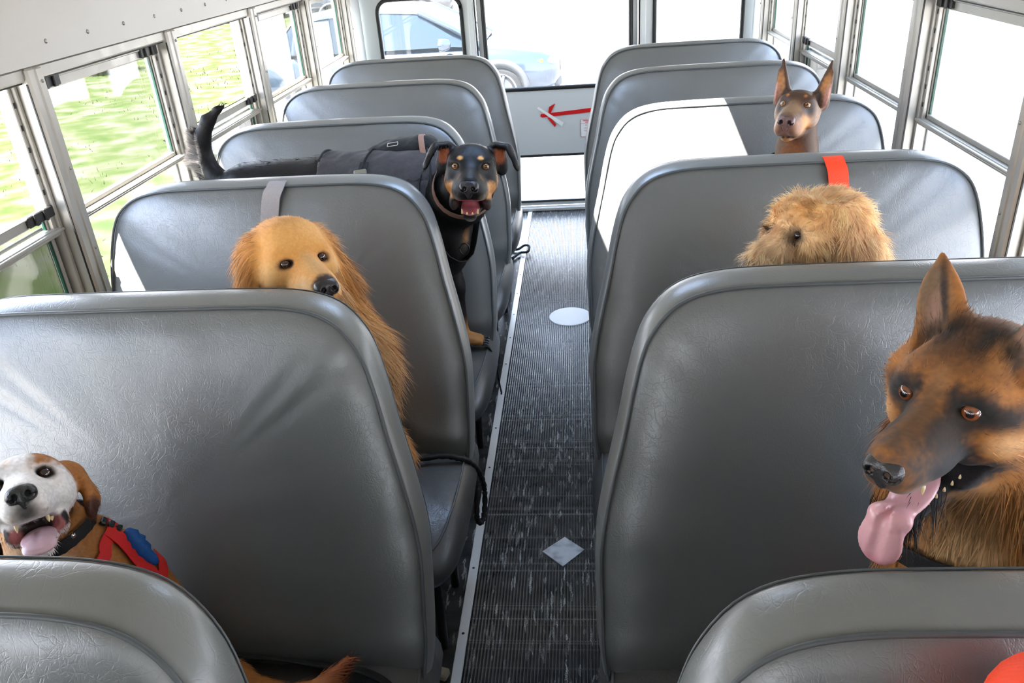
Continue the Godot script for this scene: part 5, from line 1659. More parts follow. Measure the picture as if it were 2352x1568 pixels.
# ---------------------------------------------------------------- the curly dog
func curly() -> void:
	var o := thing("dog", "curly apricot dog with a shaggy face below the orange strap", "dog", Vector3(0.66, 0.45, -1.55))
	var k := Clay.new()
	var H := pose(Vector3(0.5814, 1.1169, -1.52), Vector3(0.0496, -1.0596, 0.1505), 0.982)
	k.frame = H; k.size = 0.982
	k.ball(Vector3(0, 0.006, -0.02), Vector3(0.066, 0.046, 0.076))
	k.ball(Vector3(0, 0.020, 0.026), Vector3(0.052, 0.030, 0.036), Vector3.ZERO, 0.02)
	k.pair(Vector3(0.046, -0.025, 0.020), Vector3(0.030, 0.040, 0.048), Vector3.ZERO, 0.03)
	k.limb(Vector3(0, -0.020, 0.050), Vector3(0, -0.045, 0.125), 0.036, 0.030, 0.03)
	k.limb(Vector3(0, -0.072, 0.02), Vector3(0, -0.085, 0.105), 0.036, 0.024, 0.03)
	k.pair(Vector3(0.0335, 0.0, 0.072), Vector3(0.014, 0.011, 0.015), Vector3(0, 30, 0), 0.010, 1)
	for s in [-1.0, 1.0]:
		k.ball(Vector3(s * 0.070, 0.012, -0.030), Vector3(0.022, 0.034, 0.036), Vector3(0, 0, s * 20), 0.02)
		k.ball(Vector3(s * 0.094, -0.045, -0.030), Vector3(0.019, 0.060, 0.042), Vector3(0, 0, s * 8), 0.012)
		k.ball(Vector3(s * 0.098, -0.105, -0.026), Vector3(0.016, 0.040, 0.036), Vector3(0, 0, s * -4), 0.02)
	k.frame = Transform3D(); k.size = 1.0
	k.limbs([H * Vector3(0, -0.02, -0.06), Vector3(0.675, 0.97, -1.57), Vector3(0.66, 0.82, -1.54), Vector3(0.67, 0.62, -1.60)], [0.070, 0.085, 0.12, 0.125], 0.03)
	for s in [-1.0, 1.0]:
		k.ball(Vector3(0.67 + s * 0.11, 0.535, -1.56), Vector3(0.07, 0.09, 0.11), Vector3.ZERO, 0.04)
		k.limbs([Vector3(0.65 + s * 0.085, 0.76, -1.47), Vector3(0.65 + s * 0.08, 0.60, -1.45), Vector3(0.65 + s * 0.075, 0.478, -1.445)], [0.055, 0.042, 0.034], 0.03)
		k.ball(Vector3(0.65 + s * 0.075, 0.470, -1.43), Vector3(0.035, 0.024, 0.046), Vector3.ZERO, 0.02)
	k.coat = Color(0.98, 0.68, 0.38); k.mottle = 0.12
	k.bump = 0.005; k.relief.frequency = 30.0
	k.frame = H; k.size = 0.982
	k.spot(Vector3(0, -0.045, 0.11), Vector3(0.05, 0.045, 0.06), Color(0.93, 0.72, 0.48), 0.5)
	k.spots(Vector3(0.04, 0.045, 0.03), Vector3(0.035, 0.03, 0.04), Color(0.95, 0.58, 0.25), 0.6)
	k.spots(Vector3(0.095, -0.05, -0.02), Vector3(0.025, 0.06, 0.03), Color(0.95, 0.66, 0.40), 0.5)
	k.spots(Vector3(0.0335, -0.002, 0.068), Vector3(0.018, 0.014, 0.02), Color(0.07, 0.035, 0.02), 0.5)
	var hc := H * Vector3(0, -0.02, 0.02)
	k.build(around(hc, 0.165), 0.0038)
	k.build(AABB(Vector3(0.44, 0.43, -1.76), Vector3(0.46, 0.70, 0.40)), 0.010, Vector4(hc.x, hc.y, hc.z, 0.15), 0.002)
	k.paint()
	put("body", k.mesh(), coat_material(0.85, 0.1), o, -o.position)
	var fur := coat_material(0.7, 0.35, 0.9)
	var combs := [[Vector3(0, -0.03, 0.10), 0.04, Vector3(0, -0.3, 0.7), 0.030, 0.25, 0.4], [Vector3(0, 0.0, 0.07), 0.025, Vector3(0, -0.2, 1), 0.024, 0.3, 0.5], [Vector3(0, 0.06, 0.03), 0.05, Vector3(0, 0.5, 0.4), 0.024, 0.55, 0.5], [Vector3(0, 0.06, -0.06), 0.05, Vector3(0, 0.1, -1), 0.026, 0.5, 0.3]]
	for s in [-1.0, 1.0]:
		combs.append([Vector3(s * 0.035, 0.012, 0.06), 0.018, Vector3(s * 0.7, 0.7, 0.2), 0.016, 0.35, 0.4])
		combs.append([Vector3(s * 0.036, -0.012, 0.065), 0.014, Vector3(s * 0.5, -1, 0.0), 0.014, 0.2, 0.15])
		combs.append([Vector3(s * 0.03, -0.05, 0.09), 0.035, Vector3(s * 0.5, -1, -0.2), 0.038, 0.2, 0.2])
		combs.append([Vector3(s * 0.06, -0.03, 0.03), 0.03, Vector3(s * 0.3, -1, -0.1), 0.040, 0.25, 0.2])
		combs.append([Vector3(s * 0.075, 0.03, -0.03), 0.03, Vector3(s * 0.5, -0.9, 0), 0.045, 0.35, 0.25])
		combs.append([Vector3(s * 0.095, -0.05, -0.025), 0.05, Vector3(s * 0.1, -1, 0), 0.060, 0.22, 0.12])
	fur_on(o, k, combs, 44000, 0.0014, 31, around(hc, 0.165), fur, 0.10, 0.8)
	k.frame = Transform3D(); k.size = 1.0
	fur_on(o, k, [[Vector3(0.68, 0.98, -1.58), 0.15, Vector3(0.4, -1, 0.2), 0.05, 0.4, 0.3], [Vector3(0.66, 0.7, -1.5), 0.2, Vector3(0, -1, 0.2), 0.045, 0.4, 0.3]], 12000, 0.0018, 32, AABB(Vector3(0.44, 0.45, -1.76), Vector3(0.46, 0.64, 0.40)), fur, 0.18, 0.7)
	eyes_of(o, H, Vector3(0.0325, -0.002, 0.0585), 0.0088, Color(0.02, 0.011, 0.008))
	nose_of(o, H, Vector3(0, -0.048, 0.155), 1.05, Color(0.05, 0.035, 0.032))

# ---------------------------------------------------------------- the black dog with the backpack
func black_tan() -> void:
	var o := thing("dog", "black dog with tan brow dots standing on the seat, backpack on its back", "dog", Vector3(-0.55, 0.45, -2.30))
	var k := Clay.new()
	var H := pose(Vector3(-0.1426, 1.1137, -2.08), Vector3(-0.1922, 0.085, -0.0804), 0.987)
	k.frame = H; k.size = 0.987
	k.ball(Vector3(0, 0.004, -0.018), Vector3(0.064, 0.050, 0.070))
	k.ball(Vector3(0, 0.012, 0.022), Vector3(0.054, 0.036, 0.036), Vector3.ZERO, 0.03)
	k.pair(Vector3(0.034, 0.014, 0.046), Vector3(0.022, 0.013, 0.016), Vector3(0, 0, -10), 0.02)
	k.pair(Vector3(0.043, -0.040, 0.020), Vector3(0.028, 0.038, 0.042), Vector3.ZERO, 0.025)
	k.limb(Vector3(0, -0.014, 0.048), Vector3(0, -0.040, 0.118), 0.030, 0.025, 0.03)
	k.pair(Vector3(0.022, -0.058, 0.082), Vector3(0.027, 0.029, 0.046), Vector3(0, -6, 0), 0.02)
	k.pair(Vector3(0.016, -0.062, 0.108), Vector3(0.020, 0.018, 0.022), Vector3.ZERO, 0.014)
	k.limb(Vector3(0, -0.082, -0.01), Vector3(0, -0.122, 0.076), 0.044, 0.019, 0.014)
	k.pair(Vector3(0.044, -0.092, 0.048), Vector3(0.013, 0.022, 0.024), Vector3(20, 0, 0), 0.012)
	k.ball(Vector3(0, -0.095, 0.092), Vector3(0.036, 0.0155, 0.058), Vector3(14, 0, 0), 0.007, 1)
	k.pair(Vector3(0.0395, 0.0, 0.067), Vector3(0.0098, 0.0056, 0.011), Vector3(0, 25, -6), 0.005, 1)
	# ears: out to the side, then folded over and down
	for s in [-1.0, 1.0]:
		k.ball(Vector3(s * 0.064, 0.034, -0.024), Vector3(0.024, 0.024, 0.020), Vector3(0, 0, s * 20), 0.016)
		k.ball(Vector3(s * 0.080, 0.050, -0.012), Vector3(0.024, 0.0085, 0.022), Vector3(0, 0, s * -8), 0.012)
		k.ball(Vector3(s * 0.105, 0.034, 0.004), Vector3(0.0085, 0.024, 0.020), Vector3(0, s * -20, s * 30), 0.012)
		k.ball(Vector3(s * 0.118, 0.004, 0.018), Vector3(0.0075, 0.020, 0.012), Vector3(0, s * -20, s * 22), 0.010)
		k.ball(Vector3(s * 0.078, 0.004, -0.022), Vector3(0.020, 0.034, 0.009), Vector3(0, s * 16, s * 10), 0.012)
	k.frame = Transform3D(); k.size = 1.0
	k.limbs([H * Vector3(0, -0.035, -0.05), Vector3(-0.20, 1.00, -2.17), Vector3(-0.30, 0.95, -2.25)], [0.060, 0.082, 0.125], 0.02)
	k.limbs([Vector3(-0.30, 0.955, -2.25), Vector3(-0.58, 0.972, -2.29), Vector3(-0.84, 0.975, -2.30)], [0.132, 0.130, 0.118], 0.03)
	k.ball(Vector3(-0.255, 0.88, -2.19), Vector3(0.075, 0.12, 0.085), Vector3.ZERO, 0.03)
	k.ball(Vector3(-0.32, 0.86, -2.24), Vector3(0.12, 0.14, 0.12), Vector3.ZERO, 0.05)
	k.ball(Vector3(-0.56, 0.89, -2.29), Vector3(0.26, 0.13, 0.12), Vector3.ZERO, 0.06)
	for s in [-1.0, 1.0]:
		var z: float = -2.26 + s * 0.075
		var fx := 0.0 if s < 0.0 else -0.10
		k.limbs([Vector3(-0.30, 0.84, z), Vector3(-0.275 + fx * 0.5, 0.66, z), Vector3(-0.262 + fx, 0.495, z + 0.01)], [0.062, 0.038, 0.030], 0.03)
		k.ball(Vector3(-0.232 + fx, 0.474, z + 0.012), Vector3(0.046, 0.024, 0.034), Vector3.ZERO, 0.02)
		for f in 4: k.ball(Vector3(-0.199 + fx, 0.470, z + 0.012 + (f - 1.5) * 0.016), Vector3(0.017, 0.014, 0.0085), Vector3.ZERO, 0.006)
		k.limbs([Vector3(-0.87, 0.86, z - 0.02), Vector3(-0.80, 0.72, z - 0.02), Vector3(-0.94, 0.58, z - 0.02), Vector3(-0.92, 0.49, z - 0.02)], [0.085, 0.055, 0.032, 0.027], 0.04)
		k.ball(Vector3(-0.895, 0.474, z - 0.02), Vector3(0.046, 0.022, 0.032), Vector3.ZERO, 0.02)
	k.limbs([Vector3(-0.90, 1.01, -2.31), Vector3(-0.955, 1.045, -2.32), Vector3(-0.982, 1.10, -2.33), Vector3(-0.978, 1.16, -2.33), Vector3(-0.945, 1.212, -2.33), Vector3(-0.905, 1.245, -2.33), Vector3(-0.868, 1.262, -2.33)], [0.042, 0.032, 0.028, 0.027, 0.021, 0.012, 0.003], 0.015)
	var black := Color(0.0085, 0.0082, 0.0085)
	var tan := Color(0.46, 0.205, 0.06)
	k.coat = black; k.mottle = 0.3
	for q in [[-2.335, -0.23], [-2.185, -0.33]]: k.spot(Vector3(q[1], 0.48, q[0] + 0.01), Vector3(0.075, 0.06, 0.05), tan * 0.8, 0.4)
	k.spot(Vector3(-0.165, 0.885, -2.14), Vector3(0.025, 0.03, 0.03), tan, 0.4)
	k.spot(Vector3(-0.30, 0.865, -2.10), Vector3(0.035, 0.05, 0.04), tan * 0.7, 0.4)
	k.spot(Vector3(-1.008, 1.115, -2.325), Vector3(0.022, 0.12, 0.06), Color(0.66, 0.57, 0.49), 0.4)
	k.frame = H; k.size = 0.987
	k.spots(Vector3(0.026, 0.021, 0.058), Vector3(0.0085, 0.0060, 0.012), Color(0.62, 0.33, 0.12), 0.3)
	k.spots(Vector3(0.046, -0.060, 0.058), Vector3(0.030, 0.022, 0.038), tan, 0.3)
	k.spots(Vector3(0.028, -0.044, 0.088), Vector3(0.010, 0.026, 0.020), tan * 0.9, 0.4, Vector3(0, 0, 20))
	k.spots(Vector3(0.074, -0.036, 0.022), Vector3(0.010, 0.024, 0.018), tan, 0.35)
	k.spots(Vector3(0.026, -0.070, 0.100), Vector3(0.016, 0.014, 0.02), Color(0.30, 0.25, 0.20), 0.6)
	k.spot(Vector3(0, -0.030, 0.095), Vector3(0.016, 0.02, 0.03), Color(0.055, 0.05, 0.046), 0.6)
	k.spot(Vector3(0, -0.140, 0.085), Vector3(0.022, 0.008, 0.022), Color(0.20, 0.19, 0.18), 0.7)
	k.spots(Vector3(0.040, -0.104, 0.07), Vector3(0.014, 0.014, 0.025), Color(0.05, 0.035, 0.033), 0.4)
	k.spot(Vector3(0, -0.095, 0.088), Vector3(0.039, 0.0165, 0.062), Color(0.13, 0.018, 0.022), 0.12, Vector3(14, 0, 0))
	k.spot(Vector3(0, -0.0835, 0.118), Vector3(0.033, 0.0045, 0.025), Color(0.52, 0.15, 0.17), 0.3)
	for s in [-1.0, 1.0]:
		k.spot(Vector3(s * 0.074, 0.024, -0.010), Vector3(0.017, 0.022, 0.012), Color(0.36, 0.10, 0.040), 0.35, Vector3(0, 0, s * 30))
	k.spots(Vector3(0.0395, 0.0, 0.066), Vector3(0.0135, 0.0095, 0.013), Color(0.007, 0.006, 0.006), 0.3)
	var hc := H * Vector3(0, -0.03, 0.02)
	k.build(around(hc, 0.155), 0.0032)
	k.build(AABB(Vector3(-1.04, 0.44, -2.48), Vector3(0.98, 0.84, 0.44)), 0.010, Vector4(hc.x, hc.y, hc.z, 0.14), 0.002)
	k.paint()
	put("body", k.mesh(), coat_material(0.5, 0.0), o, -o.position)
	var fur := coat_material(0.42, 0.0)
	var combs := [[Vector3(0, -0.03, 0.10), 0.05, Vector3(0, 0.2, -1), 0.003, 0.0, 0.05], [Vector3(0, 0.03, 0.03), 0.05, Vector3(0, 0.6, -0.8), 0.005, 0.0, 0.05], [Vector3(0, -0.1, -0.06), 0.07, Vector3(0, -1, -0.5), 0.014, 0.0, 0.08], [Vector3(0, -0.13, 0.06), 0.03, Vector3(0, -0.6, -1), 0.006, 0.0, 0.1]]
	for s in [-1.0, 1.0]:
		combs.append([Vector3(s * 0.06, -0.04, 0.03), 0.04, Vector3(s * 0.5, -0.4, -1), 0.005, 0.0, 0.05])
		combs.append([Vector3(s * 0.1, 0.03, 0.0), 0.03, Vector3(s * 1, -0.6, 0.2), 0.005, 0.0, 0.05])
	fur_on(o, k, combs, 14000, 0.0008, 41, around(hc, 0.15), fur, 0.2)
	k.frame = Transform3D(); k.size = 1.0
	fur_on(o, k, [[Vector3(-0.2, 0.95, -2.15), 0.15, Vector3(-0.2, -1, 0), 0.018, 0.0, 0.08], [Vector3(-0.7, 1.0, -2.3), 0.25, Vector3(-1, -0.2, 0), 0.024, 0.0, 0.1], [Vector3(-0.95, 1.02, -2.32), 0.05, Vector3(-0.6, 0.8, 0), 0.025, 0.0, 0.12], [Vector3(-0.95, 1.10, -2.33), 0.03, Vector3(0, 1, 0), 0.016, 0.0, 0.1], [Vector3(-0.93, 1.22, -2.33), 0.05, Vector3(0.8, 0.6, 0), 0.014, 0.0, 0.08], [Vector3(-0.3, 0.6, -2.25), 0.15, Vector3(0, -1, 0), 0.012, 0.0, 0.05]],
		26000, 0.0014, 42, AABB(Vector3(-1.04, 0.46, -2.48), Vector3(0.98, 0.84, 0.44)), fur, 0.22)
	fur_on(o, k, [[Vector3(-1.0, 1.05, -2.33), 0.06, Vector3(-0.9, 0.1, 0.1), 0.045, 0.05, 0.5], [Vector3(-1.0, 1.18, -2.33), 0.06, Vector3(-0.6, 0.6, 0.1), 0.030, 0.05, 0.4]], 5000, 0.0012, 43, AABB(Vector3(-1.04, 1.02, -2.40), Vector3(0.055, 0.17, 0.14)), coat_material(0.6, 0.2, 0.5), 0.12, 0.3)
	eyes_of(o, H, Vector3(0.039, 0.0, 0.0565), 0.0095, Color(0.34, 0.15, 0.045), Vector3(0, 0.05, 1), 0.08)
	nose_of(o, H, Vector3(0, -0.046, 0.136), 1.12, Color(0.020, 0.019, 0.020))
	var q := Clay.new(); q.frame = H; q.size = 0.987; q.coat = Color(0.42, 0.11, 0.13); q.mottle = 0.06
	q.ball(Vector3(0, -0.106, 0.062), Vector3(0.025, 0.008, 0.040), Vector3(22, 0, 0), 0.01)
	q.ball(Vector3(0, -0.096, 0.045), Vector3(0.022, 0.014, 0.02), Vector3.ZERO, 0.01)
	clay_part("tongue", q, around(H * Vector3(0, -0.10, 0.06), 0.055), 0.0025, wet_material(), o).position = -o.position
	teeth_of(o, H, [[Vector3(-0.020, -0.118, 0.092), Vector3(-0.021, -0.105, 0.095), 0.0028], [Vector3(0.020, -0.118, 0.092), Vector3(0.021, -0.105, 0.095), 0.0028], [Vector3(-0.007, -0.119, 0.098), Vector3(-0.007, -0.112, 0.099), 0.0025], [Vector3(0.007, -0.119, 0.098), Vector3(0.007, -0.112, 0.099), 0.0025]])
	# claws
	for f in 4:
		var b := MB.new()
		for z in [-2.335]:
			var a := Vector3(-0.185, 0.468, z + 0.012 + (f - 1.5) * 0.016)
			b.tube([a, a + Vector3(0.008, -0.002, 0), a + Vector3(0.014, -0.008, 0)], [0.0035, 0.003, 0.0008], 6)
		put("claw", b, M["black plastic"], o, -o.position)
	# collar with its tag
	var cc := Vector3(-0.178, 1.040, -2.145)
	var cl := girdle(k, cc, Vector3(0.35, 0.65, 0.75).normalized(), 0, TAU, 28, 0.008)
	put("collar", wrap_band(cl, cc, 0.011, 0.003), M["tan leather"], o, -o.position)
	# backpack: a saddle over the back with side pockets and a top roll
	var bp := thing("dog_backpack", "dark grey canvas dog backpack strapped on the black dog", "backpack", Vector3(-0.43, 1.0, -2.28))
	var c := Clay.new(); c.coat = Color(0.052, 0.047, 0.047); c.mottle = 0.15; c.bump = 0.0045; c.relief.frequency = 16.0
	c.limbs([Vector3(-0.575, 0.975, -2.29), Vector3(-0.315, 0.970, -2.26)], [0.138, 0.148], 0.02)
	c.ball(Vector3(-0.43, 1.0, -2.175), Vector3(0.115, 0.085, 0.045), Vector3(-25, 4, 4), 0.02)
	c.ball(Vector3(-0.43, 0.97, -2.385), Vector3(0.115, 0.085, 0.045), Vector3(25, -4, 4), 0.02)
	c.ball(Vector3(-0.445, 0.72, -2.28), Vector3(0.3, 0.155, 0.3), Vector3.ZERO, 0.006, 1)
	c.ball(Vector3(-0.70, 0.98, -2.29), Vector3(0.105, 0.3, 0.3), Vector3.ZERO, 0.006, 1)
	c.ball(Vector3(-0.43, 1.043, -2.128), Vector3(0.14, 0.003, 0.03), Vector3(0, 4, 6), 0.006, 1)
	c.build(AABB(Vector3(-0.74, 0.84, -2.46), Vector3(0.62, 0.34, 0.36)), 0.0062)
	c.paint()
	var cm := coat_material(0.85, 0.2); cm.heightmap_enabled = true; cm.heightmap_scale = 0.06; cm.heightmap_texture = M["grey webbing"].heightmap_texture; triplanar(cm, 16.0, false)
	put("saddle", c.mesh(), cm, bp, -bp.position)
	for x in [-0.585, -0.49, -0.335]:
		var eb := MB.new()
		eb.tube(girdle(c, Vector3(x, 0.97, -2.275), Vector3(1, 0.1 if x < -0.5 else -0.25, 0.1 if x < -0.4 else -0.35).normalized(), 0.35, PI - 0.35, 26, 0.002), 0.0032, 6)
		put("flap_edge", eb, M["black canvas"], bp, -bp.position)
	var tp := Clay.new(); tp.coat = Color(0.012, 0.012, 0.013); tp.mottle = 0.1; tp.bump = 0.003; tp.relief.frequency = 20.0
	tp.ball(Vector3(-0.385, 1.108, -2.315), Vector3(0.105, 0.030, 0.060), Vector3(0, 0, 6), 0.02)
	tp.ball(Vector3(-0.315, 1.120, -2.30), Vector3(0.05, 0.026, 0.055), Vector3(0, 0, 4), 0.02)
	tp.ball(Vector3(-0.40, 1.100, -2.262), Vector3(0.12, 0.004, 0.012), Vector3(0, 0, 6), 0.006, 1)
	tp.build(AABB(Vector3(-0.52, 1.05, -2.40), Vector3(0.28, 0.13, 0.18)), 0.005)
	tp.paint()
	put("top_roll", tp.mesh(), cm, bp, -bp.position)
	put("handle", band(curve([Vector3(-0.290, 1.060, -2.22), Vector3(-0.296, 1.105, -2.225), Vector3(-0.303, 1.146, -2.25), Vector3(-0.306, 1.153, -2.28), Vector3(-0.307, 1.140, -2.31)], 5), [Vector3(0.008, 0, 0)], 0.003), M["tan leather"], bp, -bp.position)
	var bu := MB.new()
	bu.box(snap(c, [Vector3(-0.470, 1.085, -2.165)], 0.006)[0], Vector3(0.036, 0.022, 0.010), 0.003, Basis.from_euler(Vector3(-0.8, 0.05, 0.1)))
	put("buckle", bu, M["tan plastic"], bp, -bp.position)
	var st := snap(c, curve([Vector3(-0.463, 1.115, -2.20), Vector3(-0.468, 1.09, -2.16), Vector3(-0.470, 1.04, -2.13), Vector3(-0.470, 0.98, -2.11)], 4), 0.003)
	put("strap", wrap_band(st, Vector3(-0.46, 1.0, -2.28), 0.012, 0.003), M["black webbing"], bp, -bp.position)
	var s2 := girdle(k, Vector3(-0.235, 0.965, -2.19), Vector3(0.75, 0.35, 0.5).normalized(), 0, TAU, 30, 0.007)
	put("chest_strap", wrap_band(s2, Vector3(-0.235, 0.965, -2.19), 0.013, 0.003), M["black webbing"], bp, -bp.position)
	for p in [Vector3(-0.275, 0.955, -2.085), Vector3(-0.185, 0.875, -2.095)]:
		var rp := []
		for i in 13: rp.append(p + Vector3(0.014 * cos(TAU * i / 12), 0.017 * sin(TAU * i / 12), 0.004))
		var rb := MB.new(); rb.tube(rp, 0.0022, 6, false)
		put("buckle_ring", rb, M["black plastic"], bp, -bp.position)
	var d1 := MB.new()
	d1.tube([Vector3(-0.405, 1.128, -2.262), Vector3(-0.375, 1.131, -2.262), Vector3(-0.375, 1.137, -2.275), Vector3(-0.405, 1.134, -2.275), Vector3(-0.405, 1.128, -2.262)], 0.0016, 6)
	put("slide_ring", d1, M["chrome"], bp, -bp.position)

# ---------------------------------------------------------------- the pointed-eared brown dog
func pointed() -> void:
	var o := thing("dog", "slim brown dog with tall pointed ears, looking up from the third right seat", "dog", Vector3(0.78, 0.45, -2.42))
	var k := Clay.new()
	var H := pose(Vector3(0.7534, 1.1708, -2.35), Vector3(-0.1787, -0.4416, -0.0238), 0.986)
	k.frame = H; k.size = 0.986
	k.ball(Vector3(0, 0.000, -0.022), Vector3(0.050, 0.036, 0.064))
	k.ball(Vector3(0, 0.006, 0.020), Vector3(0.040, 0.026, 0.036), Vector3.ZERO, 0.03)
	k.pair(Vector3(0.028, 0.013, 0.044), Vector3(0.017, 0.011, 0.016), Vector3(0, 0, -8), 0.018)
	k.pair(Vector3(0.036, -0.030, 0.012), Vector3(0.025, 0.034, 0.042), Vector3.ZERO, 0.03)
	k.limb(Vector3(0, -0.012, 0.046), Vector3(0, -0.036, 0.138), 0.025, 0.0205, 0.03)
	k.pair(Vector3(0.016, -0.048, 0.090), Vector3(0.022, 0.028, 0.056), Vector3(0, -6, 0), 0.02)
	k.pair(Vector3(0.017, -0.066, 0.112), Vector3(0.018, 0.020, 0.032), Vector3.ZERO, 0.014)
	k.limb(Vector3(0, -0.064, 0.01), Vector3(0, -0.084, 0.112), 0.032, 0.015, 0.012)
	k.limb(Vector3(-0.036, -0.090, 0.085), Vector3(-0.004, -0.084, 0.142), 0.0030, 0.0030, 0.005, 1)
	k.limb(Vector3(0.036, -0.090, 0.085), Vector3(0.004, -0.084, 0.142), 0.0030, 0.0030, 0.005, 1)
	k.limb(Vector3(0, -0.058, 0.150), Vector3(0, -0.082, 0.146), 0.001, 0.001, 0.005, 1)
	k.pair(Vector3(0.0325, 0.0, 0.066), Vector3(0.0088, 0.0048, 0.011), Vector3(0, 25, -6), 0.004, 1)
	for s in [-1.0, 1.0]:
		k.limb(Vector3(s * 0.050, 0.010, -0.022), Vector3(s * 0.066, 0.117, -0.022), 0.025, 0.0035, 0.015)
		k.limb(Vector3(s * 0.060, 0.0, -0.012), Vector3(s * 0.070, 0.085, -0.020), 0.014, 0.005, 0.012)
	for s in [-1.0, 1.0]:
		k.limb(Vector3(s * 0.055, 0.010, 0.006), Vector3(s * 0.067, 0.100, -0.010), 0.0165, 0.0035, 0.006, 1)
	k.frame = Transform3D(); k.size = 1.0
	k.limbs([H * Vector3(0, -0.03, -0.045), Vector3(0.772, 1.03, -2.405), Vector3(0.772, 0.92, -2.40), Vector3(0.78, 0.64, -2.43)], [0.046, 0.056, 0.085, 0.110], 0.02)
	for s in [-1.0, 1.0]:
		k.ball(Vector3(0.78 + s * 0.09, 0.535, -2.40), Vector3(0.06, 0.085, 0.10), Vector3.ZERO, 0.04)
		k.limbs([Vector3(0.77 + s * 0.07, 0.78, -2.32), Vector3(0.77 + s * 0.07, 0.62, -2.29), Vector3(0.77 + s * 0.065, 0.478, -2.285)], [0.045, 0.030, 0.025], 0.03)
		k.ball(Vector3(0.77 + s * 0.065, 0.468, -2.265), Vector3(0.027, 0.018, 0.038), Vector3.ZERO, 0.02)
	var brown := Color(0.078, 0.040, 0.023)
	var tan := Color(0.52, 0.24, 0.09)
	k.coat = brown; k.mottle = 0.16
	k.spot(Vector3(0.735, 0.985, -2.335), Vector3(0.045, 0.09, 0.05), Color(0.30, 0.115, 0.045), 0.4)
	k.frame = H; k.size = 0.986
	k.spot(Vector3(0, -0.015, 0.10), Vector3(0.024, 0.026, 0.055), Color(0.26, 0.155, 0.085), 0.5)
	k.spots(Vector3(0.034, -0.055, 0.075), Vector3(0.022, 0.030, 0.050), tan, 0.4)
	k.spots(Vector3(0.022, -0.058, 0.125), Vector3(0.022, 0.022, 0.025), Color(0.30, 0.155, 0.085), 0.5)
	k.spot(Vector3(0, -0.070, 0.140), Vector3(0.020, 0.014, 0.02), Color(0.19, 0.10, 0.08), 0.5)
	k.spot(Vector3(0, -0.092, 0.110), Vector3(0.026, 0.010, 0.03), tan * 0.8, 0.4)
	k.spots(Vector3(0.050, -0.030, 0.020), Vector3(0.014, 0.03, 0.03), Color(0.30, 0.20, 0.14), 0.6)
	k.spots(Vector3(0.036, -0.008, 0.058), Vector3(0.021, 0.022, 0.022), Color(0.048, 0.033, 0.027), 0.6)
	k.spots(Vector3(0.0235, 0.0215, 0.052), Vector3(0.0055, 0.0055, 0.009), Color(0.48, 0.17, 0.05), 0.3)
	k.spot(Vector3(0, -0.042, 0.146), Vector3(0.022, 0.016, 0.018), Color(0.02, 0.011, 0.010), 0.15)
	k.spots(Vector3(0.0325, 0.0, 0.064), Vector3(0.0125, 0.0085, 0.012), Color(0.09, 0.035, 0.02), 0.3)
	for s in [-1.0, 1.0]:
		for u in 5: k.spot(Vector3(s * lerpf(0.037, 0.004, u / 4.0), lerpf(-0.090, -0.084, u / 4.0), lerpf(0.087, 0.144, u / 4.0)), Vector3(0.010, 0.0042, 0.012), Color(0.03, 0.014, 0.012), 0.3)
	k.spots(Vector3(0.040, -0.092, 0.085), Vector3(0.010, 0.006, 0.014), Color(0.42, 0.26, 0.23), 0.4)
	for s in [-1.0, 1.0]:
		k.spot(Vector3(s * 0.063, 0.060, 0.0), Vector3(0.013, 0.050, 0.014), Color(0.55, 0.235, 0.075), 0.35, Vector3(0, 0, s * -8))
		k.spot(Vector3(s * 0.068, 0.030, 0.0), Vector3(0.010, 0.034, 0.014), Color(0.55, 0.27, 0.20), 0.4, Vector3(0, 0, s * -8))
		k.spot(Vector3(s * 0.048, 0.022, -0.002), Vector3(0.008, 0.018, 0.012), Color(0.03, 0.018, 0.012), 0.4)
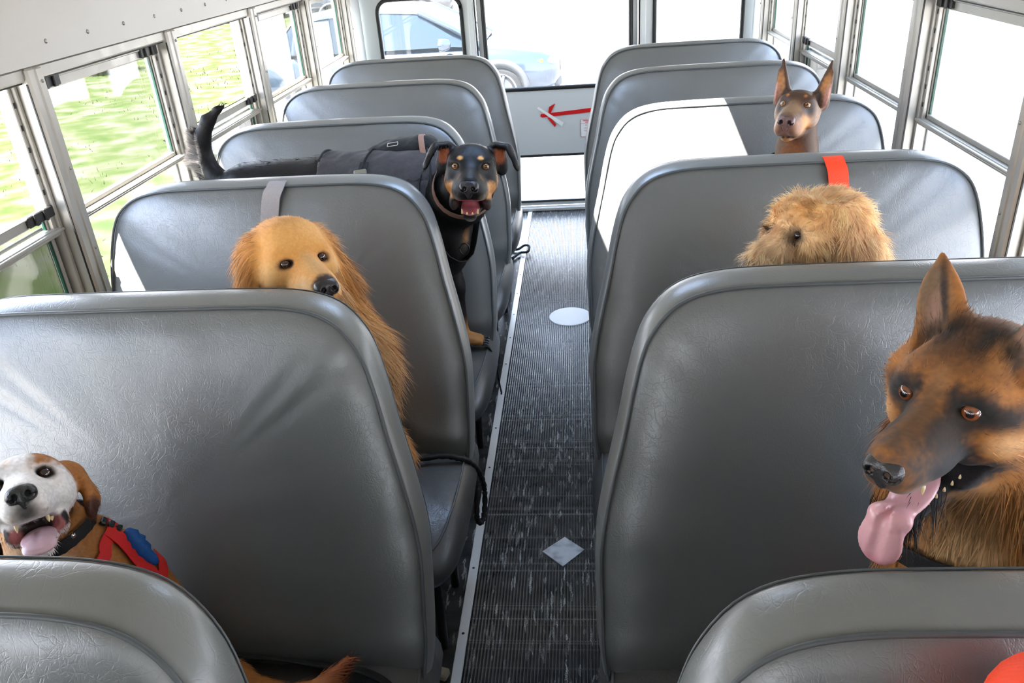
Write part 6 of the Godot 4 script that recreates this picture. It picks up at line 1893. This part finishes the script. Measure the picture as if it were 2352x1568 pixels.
	var hc := H * Vector3(0, 0.0, 0.03)
	k.build(around(hc, 0.15), 0.0028)
	k.build(AABB(Vector3(0.60, 0.43, -2.58), Vector3(0.36, 0.72, 0.36)), 0.0075, Vector4(hc.x, hc.y, hc.z, 0.135), 0.0015)
	k.paint()
	put("body", k.mesh(), coat_material(0.5, 0.0), o, -o.position)
	var fur := coat_material(0.5, 0.0)
	var combs := [[Vector3(0, -0.03, 0.10), 0.05, Vector3(0, 0.2, -1), 0.003, 0.0, 0.05], [Vector3(0, 0.02, 0.03), 0.05, Vector3(0, 0.5, -0.9), 0.004, 0.0, 0.05], [Vector3(0, -0.1, -0.06), 0.07, Vector3(0, -1, -0.3), 0.008, 0.0, 0.06]]
	for s in [-1.0, 1.0]:
		combs.append([Vector3(s * 0.05, -0.04, 0.03), 0.04, Vector3(s * 0.5, -0.4, -1), 0.004, 0.0, 0.05])
		combs.append([Vector3(s * 0.06, 0.07, -0.02), 0.04, Vector3(s * 0.1, 1, 0), 0.004, 0.0, 0.05])
	fur_on(o, k, combs, 12000, 0.0007, 51, around(hc, 0.145), fur, 0.14)
	eyes_of(o, H, Vector3(0.0315, 0.0, 0.0560), 0.0088, Color(0.50, 0.24, 0.08), Vector3(-0.05, 0.12, 1), 0.12)
	nose_of(o, H, Vector3(0, -0.041, 0.150), 1.06, Color(0.145, 0.078, 0.070))
	var cc := Vector3(0.775, 1.005, -2.403)
	var cl := girdle(k, cc, Vector3(0, -1, 0.15).normalized(), 0, TAU, 28, 0.005)
	put("collar", wrap_band(cl, cc, 0.012, 0.003), M["black webbing"], o, -o.position)
	var sp := MB.new()
	var at := Vector3(0.700, 1.008, -2.378)
	sp.tube([at, at + Vector3(-0.018, 0.006, 0.008)], [0.003, 0.0022], 8)
	sp.lathe([[0.0, 0.006], [0.004, 0.004], [0.005, 0.0], [0.003, -0.004]], at + Vector3(-0.021, 0.0065, 0.009), Vector3(-1, 0.3, 0.4).normalized(), 10)
	put("buckle", sp, M["chrome"], o, -o.position)
